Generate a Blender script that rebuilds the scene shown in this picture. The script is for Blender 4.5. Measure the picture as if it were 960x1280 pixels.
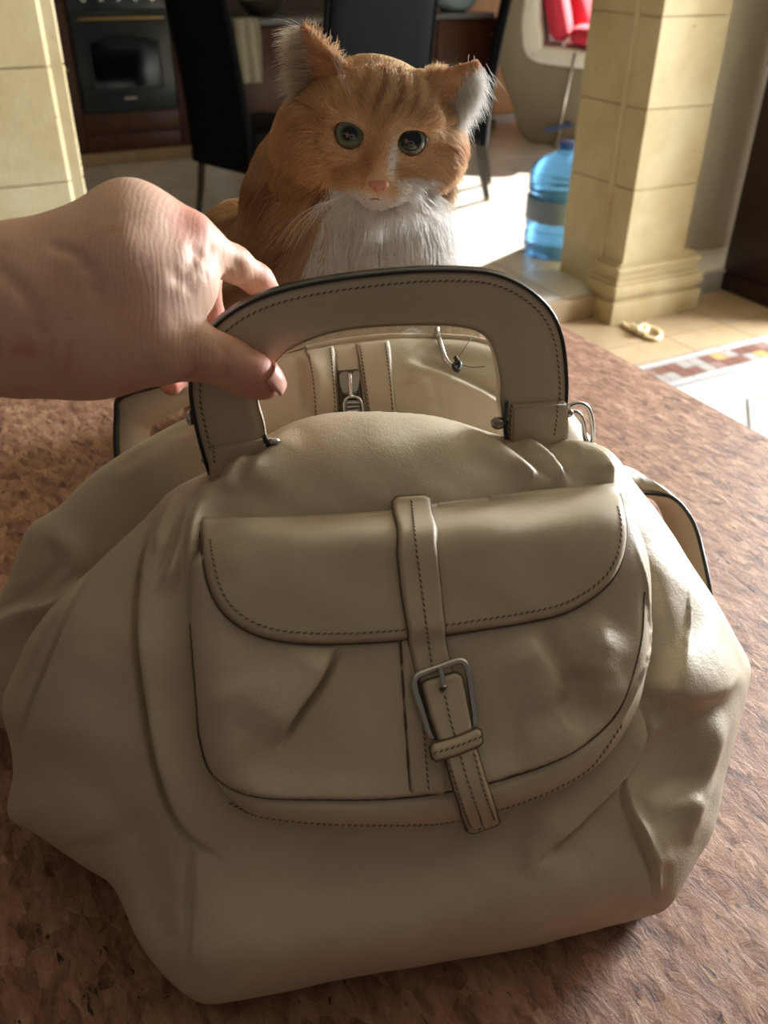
import bpy, bmesh, math, random
import numpy as np
from math import radians, sin, cos, pi
from mathutils import Vector, Matrix
random.seed(4); rng = np.random.default_rng(4)
for o in list(bpy.data.objects): bpy.data.objects.remove(o)
scene = bpy.context.scene
COL = scene.collection

# ------------------------------------------------------------------ camera
PITCH = radians(33.5); ROLL = radians(.66); FPX = 1090.0
cam_data = bpy.data.cameras.new('camera'); cam = bpy.data.objects.new('camera', cam_data); COL.objects.link(cam)
cam.matrix_world = Matrix.Translation((0, 0, 1.40)) @ Matrix.Rotation(pi/2-PITCH, 4, 'X') @ Matrix.Rotation(ROLL, 4, 'Z')
cam_data.sensor_fit = 'VERTICAL'; cam_data.sensor_height = 36.0; cam_data.lens = FPX/1280*36.0
cam_data.clip_start = .02; cam_data.clip_end = 60
cam_data.dof.use_dof = True; cam_data.dof.focus_distance = .60; cam_data.dof.aperture_fstop = 9.0
scene.camera = cam

# ------------------------------------------------------------------ world, light, exposure
world = bpy.data.worlds.new('world'); scene.world = world; world.use_nodes = True
bg = world.node_tree.nodes['Background']; bg.inputs[0].default_value = (1.0, .90, .78, 1); bg.inputs[1].default_value = .10
scene.view_settings.view_transform = 'Standard'; scene.view_settings.look = 'None'
scene.view_settings.exposure = 0.08; scene.view_settings.gamma = 1.0; scene.view_settings.use_curve_mapping = False
scene.cycles.use_denoising = True
scene.cycles.max_bounces = 7; scene.cycles.diffuse_bounces = 4; scene.cycles.glossy_bounces = 3
scene.cycles.transmission_bounces = 6; scene.cycles.transparent_max_bounces = 8
scene.cycles.sample_clamp_indirect = 6.0
scene.cycles.caustics_reflective = False; scene.cycles.caustics_refractive = False

AL = radians(28); RA = np.array([cos(AL), sin(AL), 0]); RB = np.array([-sin(AL), cos(AL), 0]); C1 = np.array([.968, 3.587, 0])
def room(a, b, z=0.0): return Vector(C1+RA*a+RB*b+np.array([0, 0, z]))
def area_light(name, loc, aim, sx, sy, power, col):
    d = bpy.data.lights.new(name, 'AREA'); d.shape = 'RECTANGLE'; d.size = sx; d.size_y = sy; d.energy = power; d.color = col
    o = bpy.data.objects.new(name, d); COL.objects.link(o); o.location = loc
    o.rotation_euler = (Vector(aim)-Vector(loc)).to_track_quat('-Z', 'Z').to_euler(); return o
# daylight through the window of the near room and through the glazed doors of the kitchen (both on the right)
area_light('near_window_daylight', room(2.62, -1.30, 1.75), room(0, -1.3, 1.2), 1.6, 1.3, 640, (.93, .97, 1.0))
area_light('kitchen_window_daylight', room(3.52, 2.6, 1.6), room(.4, 1.6, .1), 1.9, 1.9, 25, (.93, .97, 1.0))
sun = bpy.data.lights.new('sun', 'SUN'); sun.energy = 22; sun.angle = .012; sun.color = (1.0, .95, .86)
sun_o = bpy.data.objects.new('sun', sun); COL.objects.link(sun_o)
sd = Vector(-RA*.94-RB*.42)*cos(radians(29)); sd.z = -sin(radians(29)); sun_o.rotation_euler = sd.to_track_quat('-Z', 'Z').to_euler(); sun_o.location = (6, 6, 5)

# ------------------------------------------------------------------ measuring helpers (photo pixel -> point in the room)
CAMP = np.array([0, 0, 1.40]); CR = np.array(cam.matrix_world.to_3x3())
def ray(px, py):
    d = np.stack([(np.asarray(px, float)-480)/FPX, (640-np.asarray(py, float))/FPX, -np.ones_like(np.asarray(px, float))], -1)
    return d @ CR.T
def onY(px, py, Y): d = ray(px, py); return CAMP+d*(Y/d[..., 1:2])
def onz(px, py, z): d = ray(px, py); return CAMP+d*((z-1.40)/d[..., 2:3])
TZ = .88

# ------------------------------------------------------------------ object helpers
def link(o, parent=None):
    COL.objects.link(o)
    if parent is not None: o.parent = parent
    return o
def obj(name, me, m=None, parent=None):
    if isinstance(me, bmesh.types.BMesh):
        b = me; me = bpy.data.meshes.new(name); b.to_mesh(me); b.free()
    o = bpy.data.objects.new(name, me)
    if m is not None and not me.materials: me.materials.append(m)
    return link(o, parent)
def tag(o, label=None, cat=None, group=None, kind=None):
    if label: o['label'] = label
    if cat: o['category'] = cat
    if group: o['group'] = group
    if kind: o['kind'] = kind
    return o
def thing(name, label, cat, loc=(0, 0, 0), rz=0, group=None):
    o = bpy.data.objects.new(name, None); o.location = loc; o.rotation_euler = (0, 0, rz); o.empty_display_size = .1
    link(o); return tag(o, label, cat, group)
def smooth(o, ang=None):
    me = o.data; me.polygons.foreach_set('use_smooth', [True]*len(me.polygons))
    if ang: me.set_sharp_from_angle(angle=radians(ang))
    return o
def bx(bm, x0, x1, y0, y1, z0, z1, M=None, bev=0):
    vs = [bm.verts.new((x, y, z)) for z in (z0, z1) for y in (y0, y1) for x in (x0, x1)]
    fs = [bm.faces.new([vs[i] for i in f]) for f in ((0, 2, 3, 1), (4, 5, 7, 6), (0, 1, 5, 4), (2, 6, 7, 3), (0, 4, 6, 2), (1, 3, 7, 5))]
    if M is not None: bmesh.ops.transform(bm, matrix=M, verts=vs)
    if bev:
        es = list({e for f in fs for e in f.edges}); bmesh.ops.bevel(bm, geom=es, offset=bev, segments=2, affect='EDGES', profile=.6)
    return vs
def box(name, dims, m, parent=None, M=None, bev=0, **k):
    bm = bmesh.new(); bx(bm, *dims, M=M, bev=bev); o = obj(name, bm, m, parent)
    if bev: smooth(o, 35)
    if k: tag(o, **k)
    return o
def from_np(name, V, F, m=None, parent=None, sm=True):
    me = bpy.data.meshes.new(name); V = np.asarray(V, np.float32); F = np.asarray(F, np.int32)
    me.vertices.add(len(V)); me.vertices.foreach_set('co', V.ravel())
    k = F.shape[1]; me.loops.add(F.size); me.loops.foreach_set('vertex_index', F.ravel())
    me.polygons.add(len(F)); me.polygons.foreach_set('loop_start', np.arange(0, F.size, k, dtype=np.int32))
    me.update(calc_edges=True); me.validate()
    o = obj(name, me, m, parent)
    if sm: smooth(o)
    return o
def cr(P, n, closed=False):
    """Catmull-Rom through P, n samples evenly along its length"""
    P = np.asarray(P, float); N = len(P); out = []
    segs = N if closed else N-1
    for i in range(segs):
        if closed: p0, p1, p2, p3 = P[(i-1) % N], P[i], P[(i+1) % N], P[(i+2) % N]
        else: p0, p1, p2, p3 = P[max(i-1, 0)], P[i], P[i+1], P[min(i+2, N-1)]
        for t in np.linspace(0, 1, 16, endpoint=False):
            out.append(.5*((2*p1)+(-p0+p2)*t+(2*p0-5*p1+4*p2-p3)*t*t+(-p0+3*p1-3*p2+p3)*t**3))
    out.append(P[0] if closed else P[-1]); out = np.array(out)
    s = np.r_[0, np.cumsum(np.linalg.norm(np.diff(out, axis=0), axis=1))]
    q = np.linspace(0, s[-1], n, endpoint=not closed)
    return np.stack([np.interp(q, s, out[:, k]) for k in range(out.shape[1])], 1)
def tube_np(P, r, seg=8, closed=False, flat=None):
    """tube along P (n,3); r scalar or (n,); flat=(axis vector, factor) squashes the section along an axis"""
    P = np.asarray(P, float); n = len(P); r = np.broadcast_to(np.asarray(r, float), (n,))
    T = (np.roll(P, -1, 0)-np.roll(P, 1, 0)) if closed else np.gradient(P, axis=0)
    T /= np.linalg.norm(T, axis=1)[:, None]+1e-12
    ref = np.array([0, 0, 1.]) if abs(T[0, 2]) < .9 else np.array([1., 0, 0])
    N = np.zeros_like(P); x = np.cross(T[0], ref); x /= np.linalg.norm(x); N[0] = x
    for i in range(1, n):
        x = N[i-1]-T[i]*np.dot(N[i-1], T[i]); N[i] = x/(np.linalg.norm(x)+1e-12)
    Bn = np.cross(T, N); th = np.linspace(0, 2*pi, seg, endpoint=False)
    off = (np.cos(th)[None, :, None]*N[:, None]+np.sin(th)[None, :, None]*Bn[:, None])*r[:, None, None]
    if flat is not None:
        ax = np.asarray(flat[0], float); ax /= np.linalg.norm(ax); off = off-(off@ax)[..., None]*ax*(1-flat[1])
    V = (P[:, None]+off).reshape(-1, 3); F = []
    m = n if closed else n-1
    for i in range(m):
        j = (i+1) % n
        for k in range(seg):
            l = (k+1) % seg; F.append((i*seg+k, i*seg+l, j*seg+l, j*seg+k))
    V = list(V)
    if not closed:
        a = len(V); V += [P[0], P[-1]]
        for k in range(0, seg):
            l = (k+1) % seg; F.append((a, k, l, l)); F.append((a+1, (n-1)*seg+l, (n-1)*seg+k, (n-1)*seg+k))
    return np.array(V), F
def poly_mesh(name, V, F, m, parent=None, ang=None):
    me = bpy.data.meshes.new(name); me.from_pydata([tuple(map(float, v)) for v in V], [], [tuple(dict.fromkeys(int(q) for q in f)) for f in F]); me.update()
    return smooth(obj(name, me, m, parent), ang)
def tube(name, P, r, m, parent=None, seg=8, closed=False, flat=None):
    V, F = tube_np(P, r, seg, closed, flat); return poly_mesh(name, V, F, m, parent)
def lathe(name, prof, m, parent=None, seg=32, M=None):
    V, F = [], []
    for r, z in prof:
        for k in range(seg): V.append((r*cos(2*pi*k/seg), r*sin(2*pi*k/seg), z))
    for i in range(len(prof)-1):
        for k in range(seg): l = (k+1) % seg; F.append((i*seg+k, i*seg+l, (i+1)*seg+l, (i+1)*seg+k))
    if M is not None: V = [tuple(M@Vector(v)) for v in V]
    return poly_mesh(name, V, F, m, parent, 50)
def fixn(o):
    bm = bmesh.new(); bm.from_mesh(o.data); bmesh.ops.recalc_face_normals(bm, faces=bm.faces); bm.to_mesh(o.data); bm.free(); return o

# ------------------------------------------------------------------ materials
def mat(name, col=(.5, .5, .5), rough=.5, metal=0, **kw):
    m = bpy.data.materials.new(name); m.use_nodes = True; p = m.node_tree.nodes['Principled BSDF']
    p.inputs['Base Color'].default_value = (*col, 1); p.inputs['Roughness'].default_value = rough; p.inputs['Metallic'].default_value = metal
    for k, v in kw.items(): p.inputs[k.replace('_', ' ')].default_value = v
    return m
class NB:
    """tiny node builder"""
    def __init__(s, m): s.m = m; s.t = m.node_tree; s.p = s.t.nodes['Principled BSDF']
    def n(s, ty, **kw):
        q = s.t.nodes.new(ty)
        for k, v in kw.items():
            if k in q.inputs.keys(): q.inputs[k].default_value = v
            else: setattr(q, k, v)
        return q
    def l(s, a, b): s.t.links.new(a, b)
    def coord(s, kind='Object', scale=(1, 1, 1), rot=(0, 0, 0)):
        c = s.n('ShaderNodeTexCoord'); mp = s.n('ShaderNodeMapping'); mp.inputs['Scale'].default_value = scale; mp.inputs['Rotation'].default_value = rot
        s.l(c.outputs[kind], mp.inputs[0]); return mp.outputs[0]
    def noise(s, co, scale, detail=4, rough=.5, dist=0):
        q = s.n('ShaderNodeTexNoise', Scale=scale, Detail=detail, Roughness=rough, Distortion=dist); s.l(co, q.inputs['Vector']); return q.outputs[0]
    def vor(s, co, scale, out='Distance', feature='F1', rnd=1):
        q = s.n('ShaderNodeTexVoronoi', Scale=scale, Randomness=rnd); q.feature = feature; s.l(co, q.inputs['Vector']); return q.outputs[out]
    def ramp(s, f, stops):
        q = s.n('ShaderNodeValToRGB'); e = q.color_ramp.elements
        while len(e) < len(stops): e.new(.5)
        for i, (p, c) in enumerate(stops):
            e[i].position = p; e[i].color = (*c, 1) if isinstance(c, tuple) else (c, c, c, 1)
        s.l(f, q.inputs[0]); return q.outputs[0]
    def mix(s, a, b, f, blend='MIX'):
        q = s.n('ShaderNodeMix'); q.data_type = 'RGBA'; q.blend_type = blend
        for v, i in ((f, 0), (a, 6), (b, 7)):
            if hasattr(v, 'links'): s.l(v, q.inputs[i])
            else: q.inputs[i].default_value = v if i == 0 else (*v, 1)
        return q.outputs[2]
    def math(s, a, b, op='MULTIPLY'):
        q = s.n('ShaderNodeMath'); q.operation = op
        for v, i in ((a, 0), (b, 1)):
            if hasattr(v, 'links'): s.l(v, q.inputs[i])
            else: q.inputs[i].default_value = v
        return q.outputs[0]
    def bump(s, h, strength=.3, dist=.001, prev=None):
        q = s.n('ShaderNodeBump', Strength=strength, Distance=dist); s.l(h, q.inputs['Height'])
        if prev is not None: s.l(prev, q.inputs['Normal'])
        s.l(q.outputs[0], s.p.inputs['Normal']); return q.outputs[0]
    def col(s, c): s.l(c, s.p.inputs['Base Color'])

def leather(name, c, rough=.47, grain=1.3):
    m = mat(name, c, rough); b = NB(m); co = b.coord('Object')
    n1 = b.noise(co, 9, 3); d = tuple(x*.86 for x in c)
    b.col(b.mix(c, d, b.ramp(n1, [(.35, 0.), (.7, 1.)])))
    v = b.vor(co, 900, 'Distance'); n2 = b.noise(co, 160, 5, .6)
    bp = b.bump(n2, .22*grain, .0012); b.bump(v, .22*grain, .0005, bp)
    b.p.inputs['Specular IOR Level'].default_value = .55
    b.p.inputs['Coat Weight'].default_value = .04; b.p.inputs['Coat Roughness'].default_value = .3
    return m
M = {}
M['leather'] = leather('cream_leather', (.57, .485, .365))
M['leather_flat'] = leather('cream_leather_smooth', (.545, .455, .335), .5, .5)
M['lining'] = leather('cream_leather_back', (.56, .475, .35), .5, .6)
M['edge'] = mat('dark_edge_paint', (.012, .011, .012), .28)
M['edge_brown'] = mat('brown_edge', (.085, .055, .033), .5)
M['stitch'] = mat('brown_thread', (.10, .063, .036), .8)
M['steel'] = mat('nickel', (.62, .60, .57), .22, 1.0)
M['steel_dark'] = mat('dark_nickel', (.30, .28, .25), .28, 1.0)
M['black'] = mat('black_plastic', (.012, .012, .012), .4)

def cork_mat():
    m = mat('cork', (.4, .22, .13), .62); b = NB(m)
    co = b.coord('Object'); cs = b.coord('Object', (1, .42, 1), (0, 0, .5))
    cell = b.vor(b.coord('Object', (1, .5, 1), (0, 0, .9)), 130, 'Color'); cr1 = b.n('ShaderNodeSeparateColor'); b.l(cell, cr1.inputs[0])
    nz = b.noise(cs, 95, 7, .72, .7)
    base = b.ramp(b.math(b.math(cr1.outputs[0], .20), b.math(nz, .80), 'ADD'), [(.34, (.13, .050, .028)), (.46, (.31, .150, .088)), (.56, (.42, .225, .138)), (.68, (.57, .345, .225))])
    fine = b.noise(co, 420, 3, .7)
    fl_ = b.noise(b.coord('Object', (1, .52, 1), (0, 0, .75)), 210, 5, .8, .8)
    base = b.mix(base, (.09, .036, .020), b.ramp(fl_, [(.60, 0.), (.69, .7)]))
    base = b.mix(base, (.62, .42, .30), b.ramp(fl_, [(.30, .28), (.40, 0.)]))
    big = b.noise(co, 5, 3); base = b.mix(base, (.27, .135, .088), b.ramp(big, [(.42, 0.), (.65, .35)]))
    vs = b.n('ShaderNodeTexVoronoi', Scale=85); vc = b.coord('Object', (1.2, .50, 1), (0, 0, .7)); 
    wn = b.n('ShaderNodeTexNoise', Scale=60, Detail=4); b.l(vc, wn.inputs['Vector'])
    vadd = b.n('ShaderNodeMix'); vadd.data_type = 'VECTOR'; vadd.inputs[0].default_value = .05; b.l(vc, vadd.inputs[4]); b.l(wn.outputs[1], vadd.inputs[5]); b.l(vadd.outputs[1], vs.inputs['Vector'])
    sc = b.n('ShaderNodeSeparateColor'); b.l(vs.outputs['Color'], sc.inputs[0])
    spot = b.math(b.ramp(vs.outputs['Distance'], [(.12, 1.), (.20, 0.)]), b.ramp(sc.outputs[1], [(.62, 0.), (.66, 1.)]))
    base = b.mix(base, (.035, .018, .012), spot); b.col(base)
    bp = b.bump(nz, .5, .003); bp = b.bump(fl_, -.4, .0015, bp); bp = b.bump(spot, -.5, .001, bp); b.bump(fine, .25, .0006, bp)
    return m
M['cork'] = cork_mat()
def stone_mat(name, c1, c2, c3):
    m = mat(name, c1, .8); b = NB(m); co = b.coord('Object')
    c = b.ramp(b.noise(co, 3.2, 6, .6, .4), [(.3, c2), (.52, c1), (.72, c3)])
    sp = b.vor(co, 16, 'Distance'); n = b.noise(co, 22, 3)
    c = b.mix(c, (.22, .15, .07), b.math(b.ramp(sp, [(.08, .8), (.16, 0.)]), b.ramp(n, [(.55, 0.), (.62, 1.)])))
    b.col(c); b.bump(b.noise(co, 40, 6, .7), .4, .003); return m
M['stone'] = stone_mat('yellow_limestone', (.53, .43, .245), (.44, .335, .165), (.60, .52, .33))
M['plaster'] = stone_mat('cream_plaster', (.52, .45, .33), (.49, .42, .30), (.55, .49, .37))
def tile_mat(name, c1, c2, rough=.3):
    m = mat(name, c1, rough); b = NB(m); oi = b.n('ShaderNodeObjectInfo'); co = b.coord('Object')
    f = b.noise(co, 5, 5, .6, .5); c = b.mix(c1, c2, b.ramp(f, [(.35, 0.), (.68, 1.)]))
    d = b.n('ShaderNodeHueSaturation'); v = b.n('ShaderNodeMapRange'); v.inputs[3].default_value = .92; v.inputs[4].default_value = 1.06
    b.l(oi.outputs['Random'], v.inputs[0]); b.l(v.outputs[0], d.inputs['Value']); b.l(c, d.inputs['Color']); b.col(d.outputs[0])
    b.bump(b.noise(co, 30, 4), .12, .002); return m
M['tile_beige'] = tile_mat('beige_floor_tile', (.345, .245, .145), (.40, .30, .19), .42)
M['tile_white'] = tile_mat('white_marble_tile', (.47, .465, .44), (.41, .41, .40), .35)
M['tile_kitchen'] = tile_mat('pale_kitchen_tile', (.62, .59, .54), (.70, .67, .62), .22)
M['grout'] = mat('grout', (.40, .38, .36), .9)
MOS = [mat('mosaic_'+n, c, .5) for n, c in (('brown', (.16, .075, .055)), ('grey', (.30, .27, .25)), ('orange', (.46, .26, .11)), ('mauve', (.23, .14, .12)))]
M['border'] = tile_mat('grey_border_strip', (.34, .335, .34), (.40, .385, .37), .5)
def wood(name, c1, c2, rough=.35, sc=(1, 1, .08)):
    m = mat(name, c1, rough); b = NB(m); co = b.coord('Object', sc); f = b.noise(co, 28, 5, .6, 1.5)
    b.col(b.mix(c1, c2, b.ramp(f, [(.35, 0.), (.65, 1.)]))); b.bump(f, .1, .001); return m
M['mahogany'] = wood('mahogany', (.085, .026, .014), (.05, .014, .008))
M['mahogany_dark'] = wood('dark_mahogany', (.030, .010, .008), (.016, .006, .005))
M['pine'] = wood('orange_pine', (.55, .28, .12), (.42, .20, .08), .45)
M['oven'] = mat('dark_teal_enamel', (.014, .026, .032), .25)
M['oven_glass'] = mat('oven_glass', (.004, .005, .006), .08)
M['brass'] = mat('aged_brass', (.42, .32, .16), .35, 1.0)
M['black_leather'] = mat('black_leather', (.003, .003, .0035), .6, Specular_IOR_Level=.10)
M['chair_wood'] = mat('dark_chair_wood', (.02, .014, .010), .4)
M['khaki'] = mat('khaki_fabric', (.26, .22, .155), .9)
M['cream_fabric'] = mat('cream_fabric', (.80, .77, .70), .9)
M['red'] = mat('red_fabric', (.62, .035, .075), .85)
M['grey_counter'] = mat('grey_counter', (.17, .18, .18), .25)


# ================================================================== THE SETTING
RM = Matrix.Translation(Vector(C1)) @ Matrix.Rotation(AL, 4, 'Z')        # room axes: x along the columns, y into the kitchen, z up
def rbox(name, dims, m, parent=None, bev=0, **k):
    """box given in room axes; its own origin sits at the room origin so textures run on"""
    bm = bmesh.new(); bx(bm, *dims, bev=bev); o = obj(name, bm, m, None); o.matrix_world = RM
    if parent is not None:
        o.parent = parent; o.matrix_parent_inverse = Matrix(); o.matrix_world = RM; o.matrix_local = parent_inv(parent) @ RM
    if bev: smooth(o, 35)
    if k: tag(o, **k)
    return o
def parent_inv(p):
    Mx = Matrix.LocRotScale(p.location, p.rotation_euler, p.scale); q = p.parent
    while q is not None: Mx = Matrix.LocRotScale(q.location, q.rotation_euler, q.scale) @ Mx; q = q.parent
    return Mx.inverted()

floor = rbox('floor', (-3.6, 2.5, -4.2, .14, -.05, -.008), M['grout'], kind='structure')
kfloor = rbox('floor_kitchen', (-3.6, 3.6, .142, 4.2, -.05, .092), M['grout'], kind='structure')
def tile_mesh(w, d, h=.010, ch=.0015):
    bm = bmesh.new(); bx(bm, -w/2, w/2, -d/2, d/2, 0, h)
    top = [f for f in bm.faces if f.calc_center_median().z > h*.9][0]
    bmesh.ops.inset_region(bm, faces=[top], thickness=ch*1.5); bmesh.ops.translate(bm, verts=top.verts, vec=(0, 0, ch))
    me = bpy.data.meshes.new('tile'); bm.to_mesh(me); bm.free(); return me
def put(me, name, parent, x, y, z, rz=0.0):
    o = bpy.data.objects.new(name, me); COL.objects.link(o); o.parent = parent; o.location = (x, y, z); o.rotation_euler = (0, 0, rz); return o
# beige tiles in front of the columns, straight with the room
tm = tile_mesh(.325, .325); tm.materials.append(M['tile_beige'])
for i in range(-7, 8):
    for j in range(0, 2):
        x, y = -.03+i*.33, -.03-.33*j+.13*0
        if y-.165 < -.40: continue
        put(tm, 'tile', floor, x, y, -.010)
tm2 = tile_mesh(.325, .168); tm2.materials.append(M['tile_beige'])
for i in range(-7, 8): put(tm2, 'tile', floor, -.03+i*.33, -.283, -.010)
# border: pale strips with a mosaic of small squares between
bs = tile_mesh(.50, .040); bs.materials.append(M['border'])
for i in range(-5, 6): put(bs, 'border_strip', floor, i*.505, -.395, -.010); put(bs, 'border_strip', floor, i*.505+.2, -.560, -.010)
ms = []
for mm in MOS: t = tile_mesh(.056, .056, .010, .001); t.materials.append(mm); ms.append(t)
for i in range(-34, 36):
    for j in range(2):
        put(ms[(0, 2, 3, 1, 0, 1, 3, 2)[(i*3+j*4+(i//5)) % 8] if (i+j) % 2 else (1, 0)[(i//2) % 2]], 'mosaic_square', floor, i*.060, -.447-.060*j, -.010)
# white tiles laid diagonally beyond the border
tw = tile_mesh(.395, .395); tw.materials.append(M['tile_white']); c45 = cos(pi/4)
for i in range(-9, 10):
    for j in range(-9, 10):
        x = .0+(i-j)*.40*c45; y = -1.05+(i+j)*.40*c45
        if y+.285 > -.58 or y < -2.6 or x < -1.8 or x > 2.2: continue
        put(tw, 'tile', floor, x, y, -.010, pi/4)
def tri_mesh(w):
    h = w/math.sqrt(2); bm = bmesh.new(); a = [bm.verts.new(p) for p in ((-h, 0, 0), (h, 0, 0), (0, -h, 0))]; b_ = [bm.verts.new((v.co.x, v.co.y, .0115)) for v in a]
    bm.faces.new(a[::-1] if False else a); bm.faces.new(b_); 
    for k in range(3): bm.faces.new((a[k], a[(k+1) % 3], b_[(k+1) % 3], b_[k]))
    bmesh.ops.recalc_face_normals(bm, faces=bm.faces); me = bpy.data.meshes.new('tile'); bm.to_mesh(me); bm.free(); me.materials.append(M['tile_white']); return me
tt = tri_mesh(.383)
ys = [-1.05+k*.40*c45 for k in range(-9, 10)]; yt = max(y for y in ys if y+.285 <= -.58)+.40*c45
par = round((yt+1.05)/(.40*c45))
for i in range(-4, 5):
    x = (2*i+(par % 2))*.40*c45
    put(tt, 'tile', floor, x, min(yt, -.586), -.010)
# kitchen floor
tk = tile_mesh(.395, .395); tk.materials.append(M['tile_kitchen'])
for i in range(-6, 9):
    for j in range(0, 9): put(tk, 'tile', kfloor, i*.40+.05, .355+j*.40, .090)
# step up to the kitchen
step = rbox('trim_1', (-2.0, .06, .125, .150, -.008, .099), M['tile_beige'], bev=.004, kind='structure')
for i in range(-5, 0):
    rbox('riser_tile', (i*.40+.06, i*.40+.455, .117, .126, .002, .095), M['tile_beige'], step, bev=.002)

# columns of yellow stone
def column(name, x0, x1, depth, cham=0.0, base=True, shift=0):
    top = 2.75; root = rbox(name, (x0+.012, x1-.012, .052, depth, .0, top), M['stone'], kind='structure')
    z = .25 if base else .0; k = 0
    zs = [z]+[q for q in (.549+shift, .848+shift, 1.16+shift, 1.47+shift, 1.78+shift, 2.09+shift, 2.40+shift) if q > z+.08]+[top]
    for za, zb in zip(zs[:-1], zs[1:]):
        bm = bmesh.new(); vs = bx(bm, x0, x1, .04, depth-.01, za+.0015, zb-.0015)
        if cham:
            es = [e for e in bm.edges if all(abs(v.co.x-x1) < 1e-4 and abs(v.co.y-.04) < 1e-4 for v in e.verts)]
            bmesh.ops.bevel(bm, geom=es, offset=cham, segments=1, affect='EDGES')
        bmesh.ops.bevel(bm, geom=[e for e in bm.edges if abs(e.verts[0].co.z-e.verts[1].co.z) < 1e-5], offset=.0025, segments=1, affect='EDGES')
        o = obj('stone_block', bm, M['stone'], root)
    return root
col1 = column('column_1', .05, .388, .46)
col2 = column('column_2', -2.72, -2.068, .46, cham=.055, shift=.245)
def base_profile(root, x0, x1, y0, y1):
    # plinth, then stepped mouldings, each a course of its own
    for (z0, z1, o_) in ((.0, .095, 0.0), (.095, .118, .012), (.118, .165, .000), (.165, .182, .014), (.182, .215, .026), (.215, .238, .018), (.238, .252, .034)):
        bm = bmesh.new(); bx(bm, x0+o_, x1-o_, y0+o_, y1, z0+.0005, z1, bev=.006 if z0 > .0 else .003); smooth(obj('base_moulding' if z0 > 0 else 'plinth', bm, M['stone'], root), 35)
base_profile(col1, .0, .50, .0, .19)
base_profile(col2, -2.78, -2.02, .0, .19)
# raised strip on the reveal of the right column
for (xa, xb, ya, yb) in ((.036, .052, .165, .185),):
    bm = bmesh.new(); bx(bm, xa, xb, ya, yb, .25, 2.75, bev=.004); smooth(obj('moulding_strip', bm, M['stone'], col1), 35)
# walls
rbox('wall_back_right', (.392, 2.5, .40, .50, .0, 2.75), M['plaster'], kind='structure')
rbox('wall_back_left', (-3.6, -2.73, .30, .46, .0, 2.75), M['plaster'], kind='structure')
rbox('wall_kitchen_back', (-3.6, 3.7, 4.2, 4.3, -.05, 2.75), mat('dark_wall', (.09, .07, .055), .7), kind='structure')
rbox('wall_kitchen_left', (-3.7, -3.6, .46, 4.3, -.05, 2.75), M['plaster'], kind='structure')
rbox('ceiling', (-3.7, 3.8, -3.4, 4.3, 2.75, 2.85), M['plaster'], kind='structure')

def window_wall(name, x, t, y0, y1, wy0, wy1, wz0, wz1):
    bm = bmesh.new()
    bx(bm, x, x+t, y0, wy0, -.05, 2.75); bx(bm, x, x+t, wy1, y1, -.05, 2.75); bx(bm, x, x+t, wy0, wy1, -.05, wz0); bx(bm, x, x+t, wy0, wy1, wz1, 2.75)
    o = obj(name, bm, M['plaster']); o.matrix_world = RM; tag(o, kind='structure'); return o
def win_frame(name, x, y0, y1, z0, z1):
    bm = bmesh.new(); w = .05
    bx(bm, x, x+.05, y0, y0+w, z0, z1); bx(bm, x, x+.05, y1-w, y1, z0, z1); bx(bm, x, x+.05, y0, y1, z0, z0+w); bx(bm, x, x+.05, y0, y1, z1-w, z1); bx(bm, x+.02, x+.03, (y0+y1)/2-.006, (y0+y1)/2+.006, z0, z1)
    o = obj(name, bm, M['cream_fabric']); o.matrix_world = RM; tag(o, kind='structure')
window_wall('wall_right', 2.5, .1, -4.2, .5, -2.15, -.45, 1.0, 2.45); win_frame('window_1', 2.53, -2.15, -.45, 1.0, 2.45)
window_wall('wall_kitchen_right', 3.6, .1, .4, 4.3, 1.50, 4.0, .45, 2.68); win_frame('window_2', 3.63, 1.50, 4.0, .45, 2.68)
rbox('wall_panelling', (1.0, 3.6, 4.175, 4.195, .10, 2.7), M['pine'], kind='structure')

# ================================================================== KITCHEN
KB = 3.576                                     # the cabinet fronts, in room y
def rthing(name, label, cat, x, y, z, rz=0, group=None):
    p = room(x, y, z); return thing(name, label, cat, p, AL+rz, group)
# cabinet row under the counter
cx0 = -1.419                                   # room x of the oven's left edge
plinth = rbox('trim_2', (cx0-1.2, cx0+3.2, KB+.0, KB+.6, .10, .176), M['tile_beige'], kind='structure')
for i in range(8): rbox('plinth_tile', (cx0-1.2+i*.50, cx0-.705+i*.50, KB-.008, KB+.002, .105, .173), M['tile_beige'], plinth, bev=.002)
cab = rthing('oven_cabinet', 'dark mahogany cabinet around the built-in oven behind the left column', 'cabinet', cx0, KB, .1775)
box('body', (-.55, 1.02, .02, .58, 0, .945), M['mahogany'], cab)
def panel_door(parent, x0, x1, z0, z1, name='door', knob=None):
    bm = bmesh.new(); bx(bm, x0, x1, -.002, .02, z0, z1, bev=.003)
    d = smooth(obj(name, bm, M['mahogany'], parent), 35)
    if x1-x0 > .2 and z1-z0 > .3:
        bm = bmesh.new(); bx(bm, x0+.06, x1-.06, -.008, 0, z0+.06, z1-.06, bev=.004); smooth(obj('raised_panel', bm, M['mahogany'], d), 35)
    if knob: lathe('knob', [(0, 0), (.006, 0), (.005, .012), (.013, .018), (.010, .028), (0, .03)], M['brass'], d, 12, Matrix.Translation((knob[0], -.002, knob[1])) @ Matrix.Rotation(pi/2, 4, 'X'))
    return d
panel_door(cab, .0, .625, .005, .105, 'drawer'); panel_door(cab, .0, .625, .11, .235, 'drawer')
panel_door(cab, .632, 1.015, .005, .62, 'door', (.95, .5)); panel_door(cab, .632, 1.015, .63, .85, 'drawer', (.82, .74)); panel_door(cab, -.55, -.008, .005, .85, 'door', (-.06, .5))
ov = rthing('oven', 'dark teal built-in oven with brass bar handle and arched window', 'oven', cx0, KB, .418)
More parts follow.
